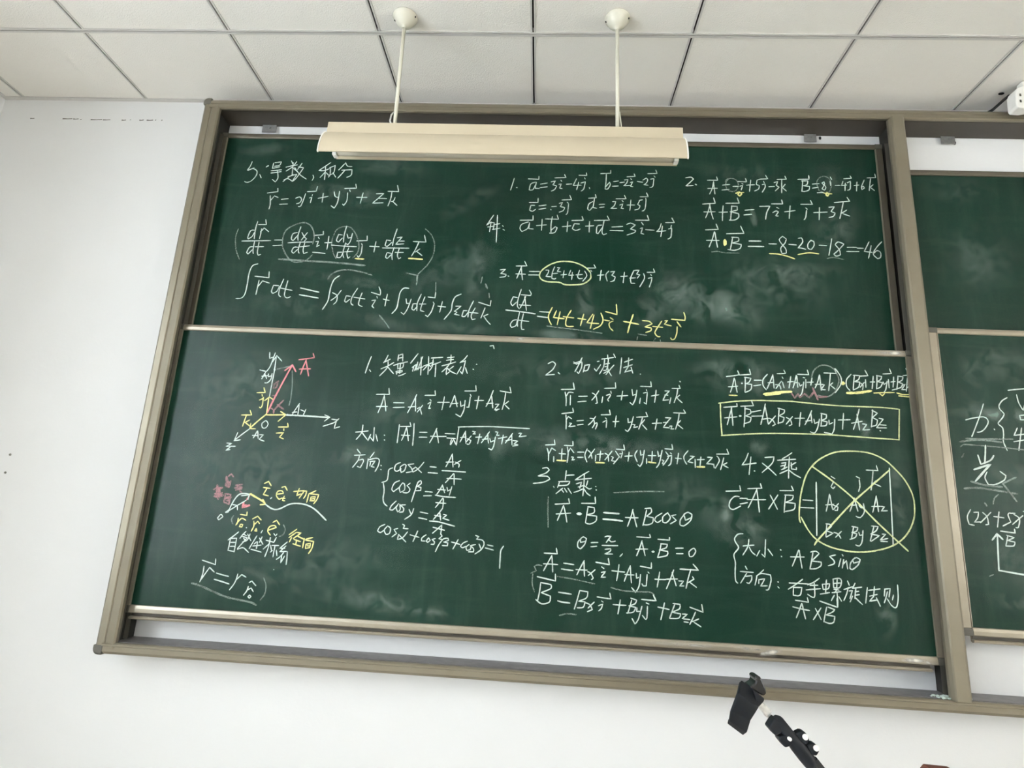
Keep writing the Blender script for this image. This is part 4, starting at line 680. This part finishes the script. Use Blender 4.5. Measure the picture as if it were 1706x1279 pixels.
def clusters(strokes, gap=.016):
    par = list(range(len(strokes)))
    def find(i):
        while par[i] != i: i = par[i]
        return i
    B = [[(x, z) for x, z in s[0]] for s in strokes]
    bb = [(min(p[0] for p in s), max(p[0] for p in s), min(p[1] for p in s), max(p[1] for p in s)) for s in B]
    for i in range(len(B)):
        for j in range(i):
            a, b = bb[i], bb[j]
            if a[0] - gap < b[1] and b[0] - gap < a[1] and a[2] - gap < b[3] and b[2] - gap < a[3]: par[find(i)] = find(j)
    out = {}
    for i in range(len(B)): out.setdefault(find(i), []).append(strokes[i])
    return list(out.values())
def write_on(key, root, ysurf):
    cur = None; idx = 0
    def flush():
        if not cur: return
        for cl in clusters(cur[1]):
            bm = bm_new()
            for pts, w, y in cl: ribbon(bm, pts, w, y)
            me = bpy.data.meshes.new('chalk_writing'); bm.to_mesh(me); bm.free()
            link('chalk_writing', me, CH[cur[0]], root, CN[cur[0]] + cur[2])
    for ln in STROKES.strip().split('\n'):
        if ln[0] == '@':
            flush(); b, c, lab = ln[1:].split(' ', 2)
            cur = [c, [], lab] if b == key else None
            continue
        if cur is None: continue
        for st in ln.split(';'):
            m_ = 1.0
            if st[0] == '*': a, st = st.split(' ', 1); m_ = float(a[1:])
            pts = [tuple(float(v) / 1000 for v in q.split(',')) for q in st.split()]
            idx += 1
            cur[1].append((pts, WID[cur[0]] * m_, ysurf - .0013 - (idx % 24) * .00005))
    flush()
def dust(root, ysurf, patches, m='dust'):
    bm = bm_new(); uvl = bm.loops.layers.uv.new('UVMap'); dl = bm.verts.layers.float.new('dens')
    lay = []
    for i, p in enumerate(patches):
        used = {lay[j] for j, q in enumerate(patches[:i]) if math.hypot(p[0] - q[0], p[1] - q[1]) < math.hypot(p[2], p[3]) + math.hypot(q[2], q[3])}
        lay.append(next(k_ for k_ in range(99) if k_ not in used))
    for i, (x, z, a, b, rot, dens) in enumerate(patches):
        dens *= .7
        vs = []
        for sx, sz in ((-1, -1), (1, -1), (1, 1), (-1, 1)):
            X_ = sx * a * math.cos(rot) - sz * b * math.sin(rot); Z_ = sx * a * math.sin(rot) + sz * b * math.cos(rot)
            v = bm.verts.new((x + X_, ysurf - .0002 - lay[i] * .00010, z + Z_)); v[dl] = dens; vs.append(v)
        f = bm.faces.new(vs)
        for lp, uv in zip(f.loops, ((-1, -1), (1, -1), (1, 1), (-1, 1))): lp[uvl].uv = uv
    me = bpy.data.meshes.new('chalk_dust'); bm.to_mesh(me); bm.free()
    link('chalk_dust', me, M[m], root, 'pale smears of rubbed out chalk', kind='stuff')

def sliding_board(label, x0, x1, z0, z1, yf, gx0, gx1, gz0, gz1, handle=True, dark=False):
    r = empty('sliding_blackboard', (x0, yf, z0), label, 'blackboard', 'sliding blackboards in the frame')
    box('writing_surface', gx0 - .006, gx1 + .006, yf + .0035, yf + .016, gz0 - .006, gz1 + .006, M['board'], r)
    def rail(a, b, lo, hi): 
        h = hi - lo
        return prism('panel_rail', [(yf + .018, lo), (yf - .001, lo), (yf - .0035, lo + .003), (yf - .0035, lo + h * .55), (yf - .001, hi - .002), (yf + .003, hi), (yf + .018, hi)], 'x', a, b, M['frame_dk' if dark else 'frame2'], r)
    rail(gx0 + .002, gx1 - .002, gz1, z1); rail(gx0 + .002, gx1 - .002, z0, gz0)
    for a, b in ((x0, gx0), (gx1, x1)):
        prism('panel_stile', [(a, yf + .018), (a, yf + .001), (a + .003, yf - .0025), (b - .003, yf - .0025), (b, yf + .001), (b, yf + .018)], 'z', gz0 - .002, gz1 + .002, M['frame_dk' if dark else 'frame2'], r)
    for a in (gx0, gx1): box('edge_strip', a - .0015, a + .0015, yf - .0035, yf + .004, gz0, gz1, M['frame2'], r, label='pale edge of the writing surface')
    for a, b in ((x0, gx0 + .002), (gx1 - .002, x1)):
        for lo, hi in ((z0, gz0 - .002), (gz1 + .002, z1)):
            box('corner_cap', a, b, yf - .0045, yf + .019, lo, hi, M['cap'], r, bevel=.003, label='grey plastic corner')
    if handle:
        hz = z0 - .009
        box('handle_gap_shade', gx0 + .004, gx1 - .022, yf + .0105, yf + .012, z0 - .0105, z0 + .001, M['brown_dk'], r, label='dark strip painted as shade in the gap above the handle')  # dark strip whose colour stands in for shade under the rail
        prism('handle_rail', [(yf + .012, hz + .009), (yf + .012, hz - .001), (yf + .002, hz - .003), (yf - .001, hz - .007), (yf + .001, hz - .012), (yf + .008, hz - .0145), (yf + .016, hz - .010), (yf + .016, hz + .009)], 'x', gx0 + .002, gx1 - .02, M['frame2'], r)
    return r
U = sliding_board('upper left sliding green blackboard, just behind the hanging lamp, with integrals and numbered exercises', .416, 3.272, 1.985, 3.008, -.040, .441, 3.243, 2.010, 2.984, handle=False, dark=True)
L = sliding_board('lower left sliding green blackboard with the axes diagram and the yellow boxed formula', .412, 3.280, .992, 2.0915, -.080, .432, 3.2535, 1.0195, 2.0665)
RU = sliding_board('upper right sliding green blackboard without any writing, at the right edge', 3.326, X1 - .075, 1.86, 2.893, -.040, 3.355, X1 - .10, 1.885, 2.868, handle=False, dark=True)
R = sliding_board('lower right sliding green blackboard with large brace and up arrow, at right edge', 3.336, X1 - .075, 1.092, 2.1885, -.080, 3.376, X1 - .10, 1.1195, 2.1645)
write_on('U', U, -.0365); write_on('L', L, -.0765); write_on('R', R, -.0765)
dust(U, -.0365, [(.62, 2.93, .14, .04, .1, .7), (.95, 2.73, .16, .05, -.1, 1.0), (1.10, 2.70, .10, .06, .2, .8), (1.2, 2.85, .25, .06, -.1, .5), (1.55, 2.70, .2, .05, .6, .5), (1.5, 2.4, .3, .12, .5, .45),
                 (1.1, 2.32, .35, .03, -.12, .6), (.9, 2.2, .3, .06, -.1, .4), (1.25, 2.14, .18, .04, -.2, .8), (1.55, 2.13, .2, .04, -.1, .8), (1.6, 2.35, .06, .25, 0, .7), (2.0, 2.11, .22, .035, -.1, 1.3),
                 (2.05, 2.25, .05, .14, .05, .9), (2.3, 2.22, .1, .1, 0, .8), (2.45, 2.30, .22, .14, -.35, 1.0), (2.62, 2.25, .18, .10, -.5, 1.0), (2.8, 2.36, .3, .16, -.1, .7), (3.05, 2.6, .12, .2, -.5, .7), (2.9, 2.42, .25, .05, .1, .8), (2.7, 2.87, .25, .05, 0, .5), (2.73, 2.66, .02, .06, .1, 1.2), (3.05, 2.85, .1, .1, 0, .6)])
dust(L, -.0765, [(.75, 1.85, .3, .2, .3, .5), (.8, 1.5, .35, .25, 0, .5), (1.35, 1.08, .35, .05, -.1, .9), (1.5, 1.06, .15, .015, -.05, 1.2), (1.35, 1.78, .2, .1, .2, .5), (1.2, 1.6, .14, .05, .2, .9), (1.98, 1.68, .35, .09, -.1, .7), (2.2, 1.67, .35, .06, -.05, .8), (1.72, 1.68, .1, .12, .7, .7),
                 (2.45, 1.5, .2, .12, -.4, .6), (2.62, 1.40, .13, .09, -.1, 1.3), (2.57, 1.45, .03, .1, 0, 1.3), (2.62, 1.98, .22, .08, 0, 1.1), (2.8, 1.92, .3, .07, 0, .7), (3.07, 1.78, .05, .05, 0, 1.4), (3.17, 1.6, .03, .06, 0, 1.3), (3.18, 1.5, .04, .08, 0, 1.0), (3.1, 1.15, .05, .12, -.1, 1.0), (2.0, 1.95, .5, .1, 0, .4), (1.1, 1.2, .4, .15, .1, .4), (.95, 1.13, .22, .02, -.3, .6), (2.7, 1.7, .05, .05, 0, .9)])
dust(R, -.0765, [(3.48, 1.95, .06, .2, 0, .6), (3.6, 2.05, .2, .1, 0, .6), (3.62, 1.86, .28, .035, 0, 1.6), (3.62, 1.64, .2, .05, -.1, .8), (3.55, 1.35, .12, .12, -.5, .8), (3.6, 1.2, .2, .04, -.1, 1.5), (3.7, 1.3, .15, .1, 0, .8)])
dust(RU, -.0365, [(3.55, 2.8, .2, .08, 0, .5), (3.6, 2.5, .2, .2, .3, .5)])
dust(L, -.0842, [(2.62, 1.006, .07, .010, 0, 3.0), (2.70, .999, .05, .012, .2, 2.5), (3.17, 1.004, .06, .011, 0, 3.5), (3.22, 1.0, .03, .011, 0, 3), (2.40, 1.006, .2, .009, 0, 1.2), (1.8, 2.079, .03, .012, 0, 3.5), (3.2, 2.079, .08, .011, 0, 2.6), (2.83, 2.074, .05, .012, 0, 1.8)], 'dust_white')
# ---------------- hanging blackboard lamp
lamp = empty('blackboard_lamp', (1.72, -.47, 2.73), 'long cream blackboard lamp hanging from the ceiling on two thin rods', 'lamp')
YF = -.502
prism('lamp_housing', [(-.44, 2.676), (-.44, 2.722), (-.445, 2.727), (-.496, 2.727), (-.502, 2.722), (-.504, 2.684), (-.504, 2.678)], 'x', 1.098, 2.334, M['lamp'], lamp)
prof = []
for i in range(13):
    t = i / 12; prof.append((-.500 - .050 * math.sin(t * math.pi / 2) , 2.680 - .104 * (1 - math.cos(t * math.pi / 2)) ** .8 if t > 0 else 2.680))
back = [(-.44, 2.679), (-.405, 2.668), (-.385, 2.655)]
outer = prof + [(-.549, 2.573), (-.545, 2.573)]
inner = [(y + .004, z - .002) for y, z in reversed(prof[1:-1])] + [(-.50, 2.674), (-.44, 2.674), (-.405, 2.664), (-.387, 2.652)]
prism('reflector', outer + inner + back[::-1], 'x', 1.096, 2.338, M['lamp'], lamp)
for x in (1.096, 2.338):
    bm = bm_new(); pts = [(y, z) for y, z in outer]
    for (a, b) in zip(pts, pts[1:]): add_tube(bm, [(x, a[0], a[1]), (x, b[0], b[1])], .0025, 6)
    done(bm, 'end_lip', M['white'], lamp)
tube('fluorescent_tube', [(1.128, -.462, 2.629), (2.312, -.462, 2.629)], .0128, M['tube'], lamp, 20, label='unlit fluorescent tube')
for x in (1.122, 2.318):
    box('lamp_holder', x - .008, x + .008, -.475, -.449, 2.612, 2.678, M['white'], lamp, bevel=.003)
for x, s in ((1.327, 1), (2.116, 1)):
    rx = x - .006
    tube('hanging_rod', [(x, -.473, 2.726), (rx, -.473, 3.18)], .0068, M['rod'], lamp, 14)
    bm = bm_new(); rings = []
    prof2 = [(.046, 3.2), (.046, 3.197), (.041, 3.195), (.038, 3.188), (.034, 3.178), (.026, 3.168), (.016, 3.161), (.0085, 3.158), (.0072, 3.150)]
    for r_, z in prof2: rings.append([bm.verts.new((rx + r_ * math.cos(a * math.pi / 14), -.473 + r_ * math.sin(a * math.pi / 14), z)) for a in range(28)])
    for a, b in zip(rings, rings[1:]):
        for q in range(28): bm.faces.new((a[q], a[(q + 1) % 28], b[(q + 1) % 28], b[q]))
    bm.faces.new(rings[0]); bm.faces.new(rings[-1])
    rose = done(bm, 'ceiling_rose', M['rod'], lamp, smooth=True)
    for sx in (-1, 1):
        bm = bm_new(); bmesh.ops.create_uvsphere(bm, u_segments=8, v_segments=6, radius=.0035, matrix=Matrix.Translation((rx + sx * .040, -.473 - sx * .008, 3.194)))
        done(bm, 'screw', M['black'], rose)
tube('wire', [(1.320, -.478, 2.726), (1.312, -.484, 2.745), (1.314, -.482, 2.77), (1.320, -.476, 2.785)], .003, M['chrome'], lamp, 8)
tube('wire', [(2.130, -.478, 2.726), (2.127, -.482, 2.75), (2.122, -.478, 2.80)], .002, M['rod'], lamp, 8)

# ---------------- phone stand on the lectern
PY = -1.35
st = empty('phone_stand', (2.40, PY, .935), 'black phone stand arm with empty clamp in front of the board frame', 'phone stand')
rows = [((2.1957, 1.1771), (2.2193, 1.1635), PY + .010), ((2.1859, 1.1646), (2.2132, 1.1487), PY - .006), ((2.1785, 1.1393), (2.2043, 1.1296), PY + .002), ((2.1722, 1.1314), (2.1954, 1.1184), PY - .010), ((2.1721, 1.1278), (2.1930, 1.1141), PY - .004)]
bm = bm_new(); g = []
for a, b, y in rows: g.append([bm.verts.new((a[0] + (b[0] - a[0]) * t, y, a[1] + (b[1] - a[1]) * t)) for t in (0, .06, .94, 1)])
for a, b in zip(g, g[1:]):
    for q in range(3): bm.faces.new((a[q], a[q + 1], b[q + 1], b[q]))
pl = done(bm, 'clamp_plate', M['bkplastic'], st)
md = pl.modifiers.new('solid', 'SOLIDIFY'); md.thickness = .007; md.offset = 0
bv = pl.modifiers.new('bevel', 'BEVEL'); bv.width = .002; bv.segments = 3; bv.angle_limit = .5
HOOK = [(2.2139, 1.1843), (2.2176, 1.1867), (2.2222, 1.1859), (2.225, 1.1799), (2.2292, 1.17), (2.2298, 1.1642), (2.2257, 1.1607), (2.2197, 1.1635), (2.2105, 1.168), (2.2068, 1.1714), (2.214, 1.1762), (2.2157, 1.18)]
prism('upper_jaw', HOOK, 'y', PY + .004, PY + .030, M['bkgloss'], st, bevel=.002)
JAW = [(2.2076, 1.1715), (2.2241, 1.1595), (2.2228, 1.1558), (2.2159, 1.1485), (2.2121, 1.1494), (2.2103, 1.1629)]
prism('jaw_block', JAW, 'y', PY - .004, PY + .024, M['bkplastic'], st, bevel=.0015)
STEM = [(2.2214, 1.1557), (2.2286, 1.1496), (2.2365, 1.1431), (2.2349, 1.1372), (2.229, 1.1326), (2.2247, 1.1387), (2.2173, 1.1461), (2.2157, 1.1499)]
prism('steel_neck', STEM, 'y', PY + .002, PY + .014, M['chrome'], st, bevel=.003, seg=3, label='silver neck between clamp and arm')
K1 = [(2.2357, 1.1376), (2.2264, 1.1241), (2.2349, 1.1148), (2.2392, 1.1166), (2.2438, 1.1189), (2.2418, 1.1335)]
K2 = [(2.2408, 1.1148), (2.2399, 1.1097), (2.2477, 1.1007), (2.2526, 1.1026), (2.2584, 1.1071), (2.2499, 1.1167)]
E1 = [(2.2625, 1.1187), (2.2700, 1.1228), (2.2740, 1.1230), (2.2770, 1.1205), (2.2809, 1.1156), (2.2812, 1.1120), (2.2776, 1.1055), (2.2681, 1.1078)]
E2 = [(2.2772, 1.1052), (2.2838, 1.1086), (2.2870, 1.1088), (2.2900, 1.1070), (2.2935, 1.1025), (2.2935, 1.0985), (2.2898, 1.0931), (2.281, 1.0938)]
for P_ in (K1, K2): prism('locking_lug', P_, 'y', PY - .008, PY + .010, M['bkplastic'], st, bevel=.002, seg=3)
for P_, c in ((E1, (2.2754, 1.1159)), (E2, (2.2891, 1.1032))):
    e = prism('bolt_ear', P_, 'y', PY - .006, PY + .006, M['bkplastic'], st, bevel=.002, seg=3)
    bm = bm_new(); bmesh.ops.create_cone(bm, cap_ends=True, segments=20, radius1=.0041, radius2=.0038, depth=.0155, matrix=Matrix.Translation((c[0], PY, c[1])) @ Matrix.Rotation(math.pi / 2, 4, 'X'))
    done(bm, 'bolt', M['white'], e, 'white bolt head')
bm = bm_new(); bmesh.ops.create_cone(bm, cap_ends=True, segments=14, radius1=.0024, radius2=.0024, depth=.012, matrix=Matrix.Translation((2.2528, PY - .006, 1.1131)) @ Matrix.Rotation(math.pi / 2, 4, 'X'))
done(bm, 'bolt', M['white'], st, 'white bolt head')
d = Vector((.6497, 0, -.7602))
p0 = Vector((2.2398, PY, 1.1334))
tube('arm_barrel', [p0 - d * .004, p0, p0 + d * .004, p0 + d * .026, p0 + d * .034, p0 + d * .040, p0 + d * .056, p0 + d * .066, p0 + d * .071], [.004, .0074, .0084, .0086, .0090, .0098, .0100, .0096, .0085], M['bkplastic'], st, 24)
q0 = p0 + d * .066 + Vector((.0022, 0, .0018)); zt = .965; q1 = q0 + d * ((q0.z - zt) / .7602)
tube('arm_tube', [q0, q1], .0082, M['bkgloss'], st, 20)
bm = bm_new(); add_tube(bm, [q1 - d * .02, q1, Vector((q1.x + .004, PY, .95)), Vector((q1.x + .005, PY, .936))], [.0105, .012, .014, .02], 20)
add_tube(bm, [(q1.x + .005, PY, .940), (q1.x + .005, PY, .936), (q1.x + .005, PY, .931)], [.04, .045, .046], 28)
done(bm, 'stand_base', M['bkplastic'], st, 'round base', smooth=False)

# ---------------- lectern below the frame of the photograph, with the stand and a small box on it
le = empty('lectern', (2.72, -1.24, 0), 'pale wooden lectern under the phone stand, hidden below the bottom edge', 'lectern')
box('top_board', 2.30, 3.14, -1.52, -.98, .905, .93, M['desk'], le, bevel=.004)
bm = bm_new(); add_box(bm, 2.34, 2.36, -1.49, -1.01, 0, .905); add_box(bm, 3.08, 3.10, -1.49, -1.01, 0, .905); add_box(bm, 2.36, 3.08, -1.03, -1.01, 0, .905); add_box(bm, 2.36, 3.08, -1.47, -1.03, .04, .06); add_box(bm, 2.36, 3.08, -1.47, -1.03, .5, .52)
done(bm, 'cabinet_body', M['desk'], le)
bx = prism('small_box', [(2.513, .931), (2.553, .931), (2.5545, 1.0450), (2.5175, 1.0460), (2.512, 1.040)], 'y', -1.285, -1.203, M['wood'], None, bevel=.0015)
bx['label'] = 'reddish brown box just showing at the bottom edge, right of the phone stand'; bx['category'] = 'box'

# ---------------- white device under the ceiling at the right edge
dv = empty('wall_device', (3.74, -.15, 3.2), 'white plastic device with slot and two holes, hung from the ceiling at the right edge', 'projector')
prism('device_body', [(3.7085, 3.070), (3.7035, 3.080), (3.7075, 3.140), (3.7155, 3.158), (3.735, 3.168), (3.760, 3.1745), (3.94, 3.176), (3.95, 3.165), (3.95, 3.085), (3.94, 3.072), (3.80, 3.078), (3.74, 3.068)], 'y', -.20, -.152, M['white'], dv, bevel=.006, seg=3)
for x, z, w, h in ((3.7235, 3.126, .0035, .006), (3.721, 3.098, .0035, .006), (3.752, 3.140, .005, .024)):
    bm = bm_new(); add_box(bm, x - w, x + w, -.2012, -.1995, z - h, z + h); done(bm, 'vent_slot', M['cap'], dv, bevel=.0008)
bm = bm_new(); add_box(bm, 3.748, 3.86, -.19, -.16, 3.172, 3.2); done(bm, 'mount_plate', M['white'], dv, bevel=.003)
tube('cable', [(3.745, -.156, 3.160), (3.722, -.150, 3.163), (3.705, -.135, 3.148), (3.682, -.115, 3.126), (3.66, -.10, 3.115)], .0055, M['black'], dv, 10)
bm = bm_new(); bmesh.ops.create_cone(bm, cap_ends=True, segments=16, radius1=.011, radius2=.011, depth=.003, matrix=Matrix.Translation((3.722, -.118, 3.2005)) @ Matrix.Diagonal((1, .6, 1, 1)))
done(bm, 'cable_hole', M['black'], ceil)

# two lit ceiling battens behind the camera (their glow shows on the metal edges)
for i, (x, y) in enumerate(CL):
    cl = empty('ceiling_light', (x, y, 3.2), ('lit ceiling batten lamp behind the viewer, in line with the hanging lamp', 'lit ceiling batten lamp behind the viewer, on the right side of the room')[i], 'lamp', 'ceiling batten lamps')
    prism('lamp_body', [(y - .03, 3.2), (y - .09, 3.15), (y - .09, 3.145), (y + .09, 3.145), (y + .09, 3.15), (y + .03, 3.2)], 'x', x - .62, x + .62, M['lamp'], cl)
    for dy in (-.045, .045): tube('fluorescent_tube', [(x - .59, y + dy, 3.125), (x + .59, y + dy, 3.125)], .013, M['tube'], cl, 12)
